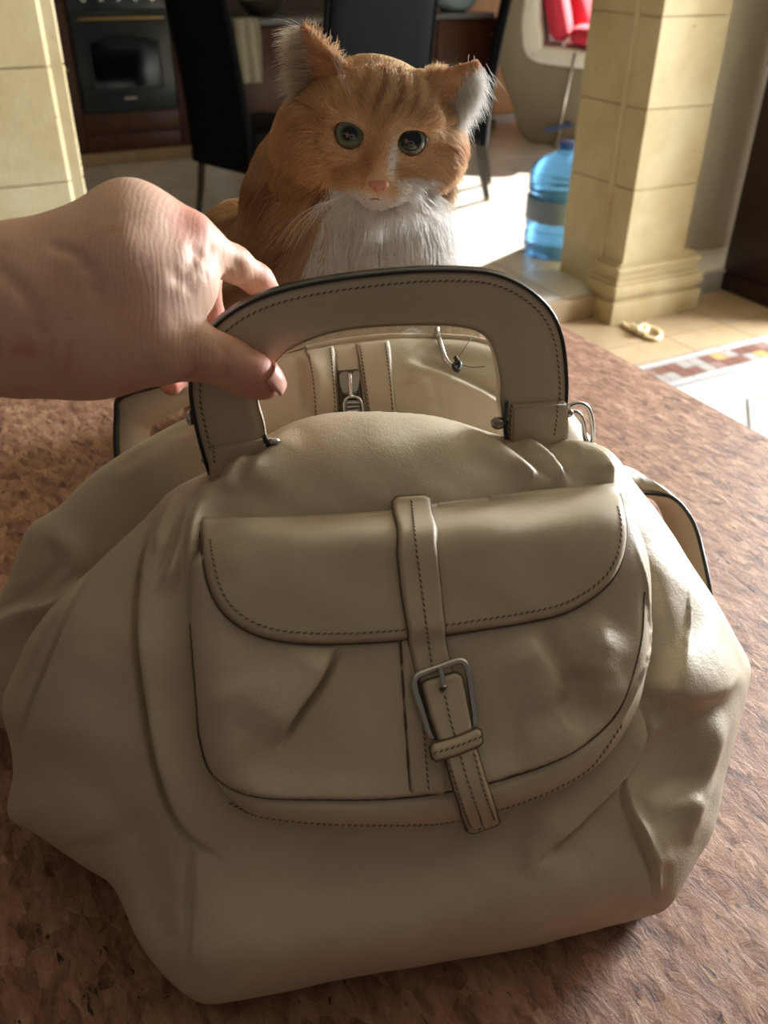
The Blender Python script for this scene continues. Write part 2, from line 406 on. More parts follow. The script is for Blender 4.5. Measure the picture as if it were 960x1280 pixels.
box('body', (.005, .62, -.012, .018, .0, .62), M['oven'], ov, bev=.004)
dr = box('door', (.012, .613, -.035, -.013, .01, .575), M['oven'], ov, bev=.005)
bm = bmesh.new(); pts = [(.10, .15), (.52, .15), (.52, .40)]+[(.52-.42*t, .40+.045*sin(pi*t)) for t in np.linspace(.1, .9, 9)]+[(.10, .40)]
f0 = [bm.verts.new((x, -.038, z)) for x, z in pts]; f1 = [bm.verts.new((x, -.030, z)) for x, z in pts]; bm.faces.new(f0)
for k in range(len(pts)): l = (k+1) % len(pts); bm.faces.new((f0[k], f1[k], f1[l], f0[l]))
bmesh.ops.recalc_face_normals(bm, faces=bm.faces); obj('window', bm, M['oven_glass'], dr)
tube('window_rim', [(x, -.038, z) for x, z in [(.085, .135), (.535, .135), (.535, .405)]+[(.535-.45*t, .405+.05*sin(pi*t)) for t in np.linspace(.05, .95, 12)]+[(.085, .405)]], .006, M['oven'], dr, 6, closed=True)
tube('handle', [(.05, -.04, .53), (.05, -.075, .535), (.08, -.08, .537), (.54, -.08, .537), (.57, -.075, .535), (.57, -.04, .53)], .010, M['brass'], dr, 8)
box('badge', (.27, .35, -.037, -.034, .075, .09), M['steel_dark'], dr)
pn = box('control_panel', (.005, .62, -.022, .0, .58, .70), M['oven'], ov, bev=.004)
for k in range(5): lathe('knob', [(0, .028), (.016, .026), (.018, .01), (.020, 0)], M['steel'], pn, 16, Matrix.Translation((.10+k*.105, -.022, .64)) @ Matrix.Rotation(pi/2, 4, 'X'))
rbox('cabinet_top', (cx0-.56, cx0+1.02, KB, KB+.60, 1.125, 1.16), M['mahogany'], cab, bev=.004)
top = rbox('kitchen_worktop', (cx0+1.03, cx0+3.10, KB-.03, KB+.58, .890, .925), M['grey_counter'], bev=.006, label='grey stone worktop running over the dark kitchen cabinets', cat='worktop')
cab2 = rthing('sink_cabinet', 'dark mahogany sink cabinet seen between the dining chair backs', 'cabinet', cx0+1.03, KB, .1775)
box('body', (0, 2.15, .02, .58, 0, .71), M['mahogany'], cab2)
for k in range(4): panel_door(cab2, .01+k*.53, .53+k*.53, .005, .70, 'door', (.47+k*.53, .6))

# ---- dining chairs
def make_chair(label, group='high-backed black dining chairs'):
    t = thing('dining_chair', label, 'chair', group=group)
    # back: a curved upholstered slab, faces +y (sitter looks to +y)
    P = [(0, -.23-.10*max(0, (z-.40))**1.4*1.5, z) for z in np.linspace(.30, 1.17, 12)]
    def slab(ws, th, name, m, bw=.5):
        V, F = [], []; k = 12; n = len(P)
        for i, p in enumerate(P):
            w = ws*(1.0-.10*(p[2]-.3)); 
            for a in np.linspace(0, 2*pi, 20, endpoint=False):
                c_, s_ = cos(a), sin(a); V.append((w/2*np.sign(c_)*abs(c_)**.35, p[1]+th/2*np.sign(s_)*abs(s_)**.5+.02*(abs(c_)**2)*0, p[2]))
        for i in range(n-1):
            for q in range(20): r_ = (q+1) % 20; F.append((i*20+q, i*20+r_, (i+1)*20+r_, (i+1)*20+q))
        F.append(tuple(range(19, -1, -1))); F.append(tuple((n-1)*20+q for q in range(20)))
        return poly_mesh(name, V, F, m, t, 60)
    bk = slab(.46, .065, 'backrest', M['black_leather'])
    # piping down both back edges
    for s in (-1, 1): tube('piping', [(s*.5*.46*(1-.10*(p[2]-.3)), p[1]-.02, p[2]) for p in P], .005, M['black_leather'], bk, 6)
    bm = bmesh.new(); bx(bm, -.235, .235, -.22, .25, .36, .49, bev=.03); smooth(obj('seat', bm, M['black_leather'], t), 50)
    bm = bmesh.new(); bx(bm, -.225, .225, -.215, .235, .31, .37, bev=.005); smooth(obj('seat_frame', bm, M['black_leather'], t), 35)
    for sx in (-1, 1):
        for sy, ly in ((1, .215), (-1, -.21)):
            V, F = tube_np([(sx*.205, ly, .33), (sx*.205, ly+(.0 if sy > 0 else -.03), .16), (sx*.205, ly+(.0 if sy > 0 else -.07), .006)], [.026, .022, .017], 4); poly_mesh('leg', V, F, M['chair_wood'], t, 30)
            box('foot_cap', (sx*.205-.017, sx*.205+.017, ly+(0 if sy > 0 else -.07)-.017, ly+(0 if sy > 0 else -.07)+.017, 0, .014), M['brass'], t)
    return t
def copy_tree(o, parent=None):
    c = o.copy(); COL.objects.link(c); c.parent = parent
    for ch in list(o.children): copy_tree(ch, c)
    return c
def place(t, a, b, rz, z=.1015): t.location = room(a, b, z); t.rotation_euler = (0, 0, AL+rz)
ch1 = make_chair('black leather dining chair seen from behind, directly above the cat'); 
ch2 = copy_tree(ch1); ch2['label'] = 'black dining chair left of the cat with its back toward the oven'
ch3 = copy_tree(ch1); ch3['label'] = 'black dining chair beside the cat\'s right ear with its back catching blue daylight'
place(ch1, -.93, .70, 0); place(ch2, -.86, 1.90, -pi/2+.35); place(ch3, .36, 2.03, radians(55))

# ---- dining table with things on it
dt = rthing('dining_table', 'dark dining table behind the cat between the black chairs', 'table', -.25, 1.55, .1015)
bm = bmesh.new(); bmesh.ops.create_cone(bm, cap_ends=True, segments=56, radius1=.39, radius2=.40, depth=.03); bmesh.ops.translate(bm, verts=bm.verts, vec=(0, 0, .735)); smooth(obj('tabletop', bm, M['chair_wood'], dt), 40)
lathe('pedestal', [(.0, 0), (.26, 0), (.26, .02), (.06, .06), (.045, .3), (.05, .6), (.14, .72), (0, .72)], M['chair_wood'], dt, 32)

# ---- armchair with red cushions
ac = rthing('armchair', 'khaki armchair with cream seat standing beyond the doorway, red cushions on it', 'armchair', 1.60, 3.10, .1015, -pi/4); ac.scale = (1, 1, .90)
def extrude(name, prof, y0, y1, m, parent, bev=.03, ang=50):
    bm = bmesh.new(); a = [bm.verts.new((x, y0, z)) for x, z in prof]; b_ = [bm.verts.new((x, y1, z)) for x, z in prof]; n = len(prof)
    bm.faces.new(a); bm.faces.new(b_[::-1])
    for k in range(n): l = (k+1) % n; bm.faces.new((a[k], b_[k], b_[l], a[l]))
    bmesh.ops.recalc_face_normals(bm, faces=bm.faces)
    if bev:
        es = [e for e in bm.edges if abs(e.verts[0].co.y-e.verts[1].co.y) < 1e-6]; bmesh.ops.bevel(bm, geom=es, offset=bev, segments=3, affect='EDGES', profile=.5)
    return smooth(obj(name, bm, m, parent), ang)
extrude('frame', cr([(.10, .03), (-.02, .30), (-.14, .60), (-.17, .86), (-.08, 1.08), (.02, 1.07), (.02, .84), (.10, .62), (.5, .57), (.86, .52), (.93, .40), (.84, .14), (.6, .03), (.35, .0)], 48, True), 0, .85, M['khaki'], ac, .02)
extrude('seat_cushion', cr([(.08, .60), (.09, .70), (.30, .71), (.80, .65), (.93, .58), (.92, .50), (.5, .55)], 36, True), .01, .84, M['cream_fabric'], ac, .03)
extrude('back_cushion', cr([(.03, .66), (-.02, .86), (-.06, 1.10), (.02, 1.17), (.10, 1.12), (.13, .90), (.17, .70), (.10, .62)], 36, True), .01, .84, M['cream_fabric'], ac, .03)
def pillow(label, c, R_, sx, sy, sz):
    V, F = [], []; n = 17
    for s in (1, -1):
        for i in range(n):
            for j in range(n):
                u, v = i/(n-1)*2-1, j/(n-1)*2-1; h = ((1-u**4)*(1-v**4))**.5
                pinch = 1-.12*(u*u*v*v)-.06*(1-h); V.append((u*sx*pinch*.5, v*sy*pinch*.5, s*h*sz*.5))
        o_ = 0 if s == 1 else n*n
        for i in range(n-1):
            for j in range(n-1):
                q = (o_+i*n+j, o_+(i+1)*n+j, o_+(i+1)*n+j+1, o_+i*n+j+1); F.append(q if s == 1 else q[::-1])
    o = poly_mesh('cushion', V, F, M['red'], None); o.matrix_world = ac_m @ Matrix.Translation(c) @ R_
    tag(o, label, 'cushion', 'red cushions on the armchair'); return o
ac_m = Matrix.Translation(room(1.60, 3.10, .1015)) @ Matrix.Rotation(AL-pi/4, 4, 'Z')
pillow('red cushion standing upright against the armchair back', (.22, .27, .87), Matrix.Rotation(radians(72), 4, 'Y'), .46, .46, .15)
pillow('red cushion lying flat on the cream armchair seat', (.52, .27, .70), Matrix.Rotation(radians(4), 4, 'Y'), .40, .48, .13)
pillow('red cushion at the far side, mostly behind the yellow column', (.33, .68, .87), Matrix.Rotation(radians(65), 4, 'Y') @ Matrix.Rotation(.3, 4, 'X'), .40, .30, .14)

# small stand with a blue crossbar in front of the armchair
bp = onz(696, 184, .1015); st = thing('cleaning_stand', 'thin metal stand with a blue crossbar in front of the armchair', 'stand', tuple(bp))
tube('pole', [(0, 0, .004), (.02, .01, .25), (.06, .03, .62)], .010, M['steel'], st, 8)
tube('crossbar', [(-.10, -.02, .12), (0, 0, .14), (.10, .04, .15)], .016, mat('blue_plastic', (.05, .10, .30), .4), st, 8)
for k in range(3): tube('foot', [(0, 0, .02), (.07*cos(k*2.1), .07*sin(k*2.1), .006)], .006, M['steel'], st, 6)

# water bottle behind the column
wb = rthing('water_bottle', 'large blue plastic water cooler bottle half hidden behind the right column', 'bottle', .215, .70, .1018); wb.scale = (1.22, 1.22, .93)
bl = mat('blue_bottle', (.14, .42, .80), .12); bl.node_tree.nodes['Principled BSDF'].inputs['Transmission Weight'].default_value = .55; bl.node_tree.nodes['Principled BSDF'].inputs['IOR'].default_value = 1.25
prof = [(0, 0), (.118, 0), (.130, .015)]
for z in np.linspace(.03, .40, 38): prof.append((.132-.006*(abs(((z-.03) % .0925)/.0925-.5) > .40), z))
prof += [(.130, .41), (.118, .44), (.090, .47), (.045, .495), (.028, .505), (.028, .53), (0, .53)]
lathe('body', prof, bl, wb, 40)
lathe('cap', [(0, .55), (.030, .549), (.032, .52), (.029, .515)], mat('blue_cap', (.03, .12, .45), .4), wb, 20)
lathe('paper_label', [(.1335, .18), (.1338, .185), (.1338, .285), (.1335, .29)], mat('grey_label', (.13, .17, .21), .5), wb, 40)

# things on and by the worktop
tw_ = rthing('tea_towel', 'pale tea towel hanging over the edge of the grey worktop', 'towel', -.37, KB, .0)
V, F = [], []
for i, z in enumerate(np.linspace(.55, .93, 16)):
    for j in range(14):
        u = j/13; V.append((u*.17+.03*(z-.93), (-.043-.010*(1+sin(u*15+z*6))-(.93-z)*.05) if i < 13 else -.03+(i-13)*.05, z if i < 13 else .9305))
for i in range(15):
    for j in range(13): F.append((i*14+j, i*14+j+1, (i+1)*14+j+1, (i+1)*14+j))
o = poly_mesh('cloth', V, F, mat('pale_green_cloth', (.40, .40, .30), .9), tw_); md = o.modifiers.new('s', 'SOLIDIFY'); md.thickness = .006
def lth(name, label, cat, a, b, z, prof, m, part='bowl', group=None):
    t = rthing(name, label, cat, a, b, z, group=group); lathe(part, prof, m, t, 28); return t
lth('metal_bowl', 'grey metal bowl on the worktop beside the tea towel', 'bowl', -.08, KB+.22, .9262, [(0, 0), (.07, 0), (.13, .05), (.16, .10), (.155, .10), (.125, .055), (.06, .008), (0, .006)], M['steel_dark'])
gd = mat('blue_grey_glass', (.35, .47, .53), .12); 
t = rthing('glass_dish', 'blue-grey oval glass dish on the worktop above the cat\'s right ear', 'dish', 1.43, KB+.15, .9262)
lathe('bowl', [(0, 0), (.09, 0), (.14, .03), (.20, .11), (.19, .11), (.13, .04), (.07, .01), (0, .008)], gd, t, 32)
t = rthing('plastic_bag', 'small crumpled pale blue plastic bag by the cabinet, left of the black chair', 'bag', -.60, KB-.10, .1015)
V = []; 
bm = bmesh.new(); bmesh.ops.create_icosphere(bm, subdivisions=3, radius=.09)
for v in bm.verts:
    k = 1+.22*sin(v.co.x*70+v.co.y*40)*sin(v.co.z*60); v.co = Vector((v.co.x*k, v.co.y*k*.7, (v.co.z*k*1.9)+.165)); v.co.z = max(v.co.z, 0)
obj('bag_body', bm, mat('pale_blue_plastic', (.42, .55, .66), .3), t)
tube('handle', [(-.03, 0, .31), (-.04, 0, .36), (0, 0, .40), (.04, 0, .36), (.03, 0, .31)], .006, mat('pale_blue_plastic_handle', (.42, .55, .66), .3), t, 6)

# dark cabinet at the right wall
dc = rthing('tall_cabinet', 'tall dark mahogany cabinet standing against the cream wall', 'cabinet', .80, -.37, .0035)
box('carcass', (.0, .62, .0, .53, .08, 2.1), M['mahogany_dark'], dc, bev=.004)
box('skirting', (-.012, .63, -.012, .535, .0, .08), M['mahogany_dark'], dc, bev=.004)
box('cornice', (-.03, .65, -.03, .545, 2.1, 2.16), M['mahogany_dark'], dc, bev=.012)
box('side_panel', (-.010, .0, .05, .48, .16, .95), M['mahogany_dark'], dc, bev=.004); box('side_panel', (-.010, .0, .05, .48, 1.03, 2.02), M['mahogany_dark'], dc, bev=.004)
box('side_rail', (-.016, .0, .0, .53, .955, 1.025), M['mahogany_dark'], dc, bev=.005)
for k in range(2):
    d = box('door', (.01+k*.305, .305+k*.305, -.016, .0, .10, 2.08), M['mahogany_dark'], dc, bev=.004)
    lathe('knob', [(0, .03), (.012, .025), (.006, .01), (.006, 0)], M['brass'], d, 12, Matrix.Translation((.28+k*.05, -.016, 1.05)) @ Matrix.Rotation(pi/2, 4, 'X'))

# cord loop lying on the floor in front of the column
q = lambda px, py, z=.006: tuple(onz(px, py, z))
cdm = mat('cream_cord', (.74, .62, .40), .8)
ct = thing('cord_toy', 'small cream looped cord lying on the beige tiles in front of the column', 'toy', q(803, 414, .0015))
C0 = np.array(q(803, 414, .0015))
def rel(L): return [tuple(np.array(p)-C0) for p in L]
tube('loop', rel(cr([q(790, 406, .012), q(800, 413, .014), q(808, 421, .011), q(820, 424, .012), q(826, 418, .012), q(818, 411, .014), q(806, 409, .018), q(797, 413, .020), q(786, 410, .012), q(778, 404, .011)], 60)), .0095, cdm, ct, 8)
tube('knot', rel(cr([q(798, 411, .03), q(806, 407, .034), q(808, 413, .03), q(799, 415, .026)], 24, True)), .012, cdm, ct, 8, closed=True)

# ================================================================== CORK TABLE
tx, ty = -1.662, -1.19
tb = rthing('cork_table', 'cork-topped table carrying the handbag and the cat', 'table', tx, ty, .0)
box('tabletop', (-1.9, 0, -1.75, 0, .845, .88), M['cork'], tb, bev=.003)
box('apron', (-1.82, -.08, -1.67, -.08, .77, .8445), M['mahogany'], tb, bev=.003)
for x in (-1.80, -.17):
    for y in (-1.65, -.17): box('leg', (x, x+.07, y, y+.07, .003, .775), M['mahogany'], tb, bev=.004)

# ================================================================== THE HANDBAG
# Frame of the bag's leaning front: U to its right, V up the front, N out of the front
PS, PH = radians(11.7), radians(38.0)
BO = onz(500., 1203., TZ)
U = np.array([cos(PS), sin(PS), 0]); Vv = np.array([-sin(PS)*sin(PH), cos(PS)*sin(PH), cos(PH)]); N = np.cross(U, Vv)
def W3(u, v, h): return BO+np.asarray(u)[..., None]*U+np.asarray(v)[..., None]*Vv+np.asarray(h)[..., None]*N
def uvh(px, py, h):
    d = ray(px, py); t = (((BO-CAMP)@N)+h)/(d@N); p = CAMP+d*t[..., None]-BO
    return p@U, p@Vv
def find(px, py, H, it=9):
    """measure where a photo point lies on a surface given as height H(u, v) over the leaning front"""
    px = np.asarray(px, float); py = np.asarray(py, float); h = np.full(px.shape, .03)
    for _ in range(it): u, v = uvh(px, py, h); h = .5*h+.5*H(u, v)
    return uvh(px, py, h)
def sstep(x): x = np.clip(x, 0, 1); return x*x*(3-2*x)
def inside(u, v, P):
    r = np.zeros(u.shape, bool); n = len(P)
    for i in range(n):
        x1, y1 = P[i]; x2, y2 = P[(i+1) % n]
        if y1 == y2: continue
        r ^= ((y1 > v) != (y2 > v)) & (u < (x2-x1)*(v-y1)/(y2-y1)+x1)
    return r
def seg_dist(u, v, P, closed):
    """unsigned distance, sign (+ left of travel), path parameter 0..1, nearest point"""
    best = np.full(u.shape, 1e9, np.float32); sg = np.zeros(u.shape, np.float32); tt = np.zeros(u.shape, np.float32); nu = np.zeros(u.shape); nv = np.zeros(u.shape)
    n = len(P); m = n if closed else n-1
    for i in range(m):
        a = P[i]; b = P[(i+1) % n]; e = b-a; L = e@e+1e-18
        t = np.clip(((u-a[0])*e[0]+(v-a[1])*e[1])/L, 0, 1); x = a[0]+t*e[0]; y = a[1]+t*e[1]
        d = (u-x)**2+(v-y)**2; k = d < best
        best = np.where(k, d, best); sg = np.where(k, np.sign(e[0]*(v-a[1])-e[1]*(u-a[0])), sg); tt = np.where(k, (i+t)/m, tt); nu = np.where(k, x, nu); nv = np.where(k, y, nv)
    return np.sqrt(best), sg, tt, nu, nv
class Layer:
    """one piece of leather: an outline over the bag front, inflated and creased; has real depth and a back"""
    def __init__(s, outline, under, A, w, res, off=0., strokes=(), sharp=False, n=None, blur=0, extra=None, edge=None):
        P = np.array(outline, float)
        P = cr(P, n or 260, True) if not sharp else P
        uv = np.stack(find(P[:, 0], P[:, 1], (lambda a, b: under(a, b)+off)), 1); s.outline = uv; s.under = under; s.off = off
        u0, v0 = uv.min(0)-2*res; u1, v1 = uv.max(0)+2*res
        s.us = np.arange(u0, u1, res); s.vs = np.arange(v0, v1, res); s.res = res
        s.u, s.v = np.meshgrid(s.us, s.vs, indexing='ij'); s.mask = inside(s.u, s.v, uv)
        d, _, _, s.nu, s.nv = seg_dist(s.u, s.v, uv[::2] if len(uv) > 120 and not sharp else uv, True)
        s.d = d; q = np.clip(d/w, 0, 1); prof = A*np.sqrt(1-(1-q)**2)
        for _ in range(blur): prof = .2*(prof+np.roll(prof, 1, 0)+np.roll(prof, -1, 0)+np.roll(prof, 1, 1)+np.roll(prof, -1, 1)); prof *= s.mask
        H = np.where(s.mask, prof, 0.)
        s.base = under(s.u, s.v)+off
        fade = sstep(d/.010)
        Hs = lambda a, b: s.base_at(a, b, H)
        for st in strokes:
            pts, amp, wl, wr = st[:4]; gr = st[4] if len(st) > 4 else 0.; fd = st[5] if len(st) > 5 else 1
            p = cr(pts, 40); pu, pv = find(p[:, 0], p[:, 1], Hs); pp = np.stack([pu, pv], 1)
            dd, sg, tt, _, _ = seg_dist(s.u, s.v, pp, False); sd = dd*sg
            tp = sstep(np.minimum(tt, 1-tt)*3.4)
            f = np.where(sd > 0, np.exp(-(sd/wl)**2), np.exp(-(sd/wr)**2))*amp
            if gr: f = f-gr*np.exp(-((sd+1.6*wr)/wr)**2)
            H = H+f*tp*(fade if fd else sstep(d/.003))*s.mask
        if extra is not None: H = H+extra(s)*fade*s.mask
        s.H = H; s.F = s.base+H
    def samp(s, G, a, b):
        x = np.clip((np.asarray(a)-s.us[0])/s.res, 0, len(s.us)-1.001); y = np.clip((np.asarray(b)-s.vs[0])/s.res, 0, len(s.vs)-1.001)
        i = x.astype(int); j = y.astype(int); fx = x-i; fy = y-j
        return G[i, j]*(1-fx)*(1-fy)+G[i+1, j]*fx*(1-fy)+G[i, j+1]*(1-fx)*fy+G[i+1, j+1]*fx*fy
    def inb(s, a, b): return (a >= s.us[0]) & (a <= s.us[-1]) & (b >= s.vs[0]) & (b <= s.vs[-1])
    def base_at(s, a, b, H): return s.under(a, b)+s.off+np.where(s.inb(a, b), s.samp(H, a, b), 0)
    def __call__(s, a, b):
        """height of the whole stack here"""
        a = np.asarray(a, float); b = np.asarray(b, float); un = s.under(a, b)
        m = np.where(s.inb(a, b), s.samp(s.mask.astype(float), a, b), 0); h = s.samp(s.F, a, b)
        return np.where(m > .5, np.maximum(h, un), un)
    def soft(s, k):
        """a blurred copy of the stack height, for leather that lies over it"""
        G = s(s.u, s.v); c = s
        for _ in range(k): G = .2*(G+np.vstack([G[1:], G[-1:]])+np.vstack([G[:1], G[:-1]])+np.hstack([G[:, 1:], G[:, -1:]])+np.hstack([G[:, :1], G[:, :-1]]))
        return lambda a, b: np.where(s.inb(np.asarray(a), np.asarray(b)), s.samp(G, a, b), s.under(a, b))
    def mesh(s, name, m, parent, back, floorz=TZ+.0006):
        u, v, F = s.u.copy(), s.v.copy(), s.F.copy(); k = s.mask
        cell = k[:-1, :-1] & k[1:, :-1] & k[:-1, 1:] & k[1:, 1:]
        used = np.zeros_like(k); cnt = np.zeros(k.shape, int)
        for a in (0, 1):
            for b in (0, 1): used[a:a+cell.shape[0], b:b+cell.shape[1]] |= cell; cnt[a:a+cell.shape[0], b:b+cell.shape[1]] += cell
        bd = used & (cnt < 4)
        u[bd] = s.nu[bd]; v[bd] = s.nv[bd]; F[bd] = (s.under(u, v)+s.off)[bd]
        idx = -np.ones(k.shape, int); idx[used] = np.arange(used.sum()); VF = W3(u[used], v[used], F[used])
        Bk = (back(s) if callable(back) else (s.under(u, v)+s.off-back*np.sqrt(1-(1-np.clip(s.d/.012, 0, 1))**2)))
        inn = used & ~bd; idb = idx.copy(); idb[inn] = used.sum()+np.arange(inn.sum()); VB = W3(u[inn], v[inn], Bk[inn])
        VV = np.vstack([VF, VB]); VV[:, 2] = np.maximum(VV[:, 2], floorz)
        def quads(ix, fl):
            q = np.stack([ix[:-1, :-1][cell], ix[1:, :-1][cell], ix[1:, 1:][cell], ix[:-1, 1:][cell]], 1); return q[:, ::-1] if fl else q
        FF = np.vstack([quads(idx, False), quads(idb, True)])
        return from_np(name, VV, FF, m, parent)

bag = thing('leather_handbag', 'cream leather handbag with buckled front pocket, standing on the cork table', 'handbag', tuple(BO))
BM = Matrix.Translation(Vector(BO)).inverted()
def inbag(o): o.data.transform(BM); return o

def warp(u, v):      # the sides of the bag sweep away to the back
    u = np.asarray(u, float); v = np.asarray(v, float)
    a = np.maximum(0, -u-.085); b = np.maximum(0, u-.150)
    return -3.6*a**2*(1.+0*v)-5.0*b**2-.9*np.maximum(0, v-.27)**2*4
# ---- body
BODY = [(262, 588), (300, 562), (332, 545), (362, 529), (395, 519), (430, 515), (480, 515), (540, 520), (590, 534), (622, 544), (660, 546), (700, 548), (735, 553), (757, 566), (778, 596), (805, 632), (850, 700), (895, 768), (925, 812), (933, 832), (922, 852), (912, 885), (900, 920), (888, 965), (872, 1032), (852, 1072), (829, 1112), (815, 1134),
        (790, 1142), (700, 1166), (600, 1187), (500, 1203), (400, 1221), (300, 1240), (258, 1247), (236, 1238), (205, 1212), (170, 1165), (150, 1120), (138, 1098), (110, 1083), (80, 1062), (48, 1040), (14, 1024), (10, 1000), (18, 960), (14, 925), (4, 890), (6, 865), (20, 832), (38, 794), (76, 745), (112, 713), (145, 681), (183, 646), (215, 612)]
ST = [
 # left: central panel standing over the gusset
 ([(250, 586), (219, 606), (201, 632), (188, 680), (178, 740), (178, 800), (183, 845), (195, 927), (208, 980), (226, 1024), (256, 1054), (300, 1080)], .0085, .020, .0016, .0062),
 ([(248, 612), (232, 650), (222, 690), (200, 738), (194, 742)], .0052, .007, .0022, .0028),
 ([(222, 612), (206, 640), (197, 664), (195, 700)], .0040, .006, .0020, .0030),
 ([(300, 590), (262, 612), (243, 650), (238, 690), (236, 740)], .0050, .008, .0025, .0025),
 ([(320, 548), (292, 578), (268, 596)], .0035, .008, .003, .002),
 # second line of the gusset, down the left wing
 ([(178, 655), (150, 684), (110, 732), (73, 817), (43, 890), (14, 978)], .0062, .020, .0022, .0050),
 ([(182, 648), (141, 683), (100, 722), (64, 775), (36, 830), (14, 880)], .0045, .004, .005, 0),
 ([(150, 720), (128, 800), (100, 900), (90, 980)], .0050, .035, .030, 0),
 ([(170, 1000), (176, 1060), (192, 1130), (215, 1190)], -.0040, .014, .012, 0),
 ([(120, 1060), (100, 1030), (60, 1010)], .003, .016, .016, 0),
 # corner seam at the lower left
 ([(246, 1040), (245, 1090), (243, 1150), (240, 1200), (239, 1234)], .0030, .016, .0018, .0020),
 ([(228, 1070), (222, 1120), (218, 1170)], .0022, .006, .006, 0),
 # right: fold of the panel below the pocket
 ([(650, 1080), (690, 1050), (721, 1024), (760, 985), (788, 951), (801, 918), (798, 885), (786, 858)], .0065, .018, .0020, .0045),
 ([(700, 1010), (668, 1050), (650, 1100)], .0025, .010, .008, 0),
 # seam at the lower right, panel against side
 ([(784, 958), (789, 1004), (806, 1049), (816, 1090), (818, 1130)], .0030, .010, .0016, .0020),
 ([(800, 985), (815, 1040), (828, 1085), (826, 1118)], -.003, .005, .004, 0),
 ([(794, 1012), (812, 1050), (830, 1092)], .0030, .006, .004, .001),
 # right wing: ridge to the tip, hollow below it
 ([(806, 832), (832, 856), (866, 866), (900, 852), (930, 834)], .0085, .034, .009, .002),
 ([(798, 690), (812, 770), (812, 850), (806, 900)], -.006, .010, .012, 0),
 ([(904, 880), (896, 930), (880, 990), (862, 1040)], .0035, .008, .010, 0),
 ([(822, 905), (846, 950), (856, 1010)], -.007, .024, .024, 0),
 ([(850, 1052), (866, 1030), (876, 990)], .002, .008, .008, 0),
 # gathers under the handle, right
 ([(690, 612), (662, 590), (632, 566), (600, 545), (572, 530)], .006, .014, .0035, .0025),
 ([(712, 612), (696, 588), (680, 568), (655, 551), (628, 546)], .007, .009, .003, .003),
 ([(670, 598), (655, 583), (640, 573)], .003, .004, .003, 0),
 ([(764, 612), (757, 585), (742, 567), (715, 555), (682, 552)], .008, .016, .004, .002, 0),
 # gathers under the handle, left
 ([(372, 532), (345, 552), (318, 586), (302, 618)], .004, .014, .004, .002),
 ([(318, 560), (290, 588), (270, 615)], .005, .010, .004, .003),
 ([(300, 566), (274, 590)], .004, .006, .004, 0),
]
def body_extra(s):
    c = np.stack(uvh(np.array([500., 480, 560, 330, 520]), np.array([1130., 560, 1060, 1180, 880]), np.full(5, .05)), 1)
    def g(i, su, sv): return np.exp(-((s.u-c[i, 0])/su)**2-((s.v-c[i, 1])/sv)**2)
    r = .012*g(0, .16, .035)+.006*g(1, .07, .03)-.008*g(2, .16, .022)+.004*g(3, .05, .04)
    r = r+.0012*np.sin(s.u*61+s.v*23+2*np.sin(s.v*31))*np.sin(s.v*47-s.u*19)+.0006*np.sin(s.u*140+1.3*np.sin(s.v*90))*np.sin(s.v*120+s.u*40)
    return r
ST = [(s_[0], s_[1]*1.6, *s_[2:4], (s_[4] if len(s_) > 4 else 0)*1.5, *s_[5:]) for s_ in ST]
body = Layer(BODY, warp, .062, .085, .0016, strokes=ST, blur=14, extra=body_extra)
def body_back(s): return s.base-.075*np.sqrt(1-(1-np.clip(s.d/.07, 0, 1))**2)
inbag(body.mesh('body', M['leather'], bag, body_back))
Hb = body.soft(30)

# ---- rear half of the bag
def warp2(u, v):
    u = np.asarray(u, float); v = np.asarray(v, float)
    return -.078-2.0*np.maximum(0, -u-.10)**2-3.0*np.maximum(0, u-.15)**2-.25*np.maximum(0, .34-v)
REAR = [(-40, 800), (-12, 760), (8, 728), (22, 690), (36, 657), (72, 634), (104, 602), (135, 578), (170, 556), (204, 537), (250, 512), (300, 470), (345, 447), (384, 436), (430, 427), (490, 421), (545, 423), (590, 425), (630, 436), (668, 462), (700, 498), (722, 528), (744, 556), (766, 584), (790, 620), (820, 680), (800, 800), (700, 900), (400, 950), (150, 930), (60, 930), (-10, 905), (-50, 860)]
ST2 = [
 ([(36, 668), (72, 672), (92, 706), (70, 742), (30, 760), (-20, 775)], .007, .010, .006, .004),
 ([(112, 716), (70, 752), (20, 765), (-30, 792)], .008, .014, .004, .006),
 ([(330, 470), (240, 530), (170, 572), (120, 610)], .008, .020, .018, 0),
 ([(250, 520), (204, 545), (160, 575), (125, 592)], -.005, .006, .006, 0),
 # creases beside the zip
 ([(650, 520), (600, 492), (560, 474), (520, 460), (498, 452)], .007, .012, .004, .004),
 ([(545, 520), (540, 500), (525, 480), (500, 488)], .004, .006, .005, .002),
 ([(372, 438), (388, 470), (395, 520)], .006, .012, .003, .004),
 ([(640, 445), (600, 452), (556, 447), (505, 440)], -.004, .010, .010, 0),
]
rear = Layer(REAR, warp2, .034, .05, .0019, strokes=ST2, blur=10, extra=lambda s: .0012*np.sin(s.u*55+s.v*31)*np.sin(s.v*41))
inbag(rear.mesh('rear_body', M['lining'], bag, lambda s: s.base-.05*np.sqrt(1-(1-np.clip(s.d/.06, 0, 1))**2)))

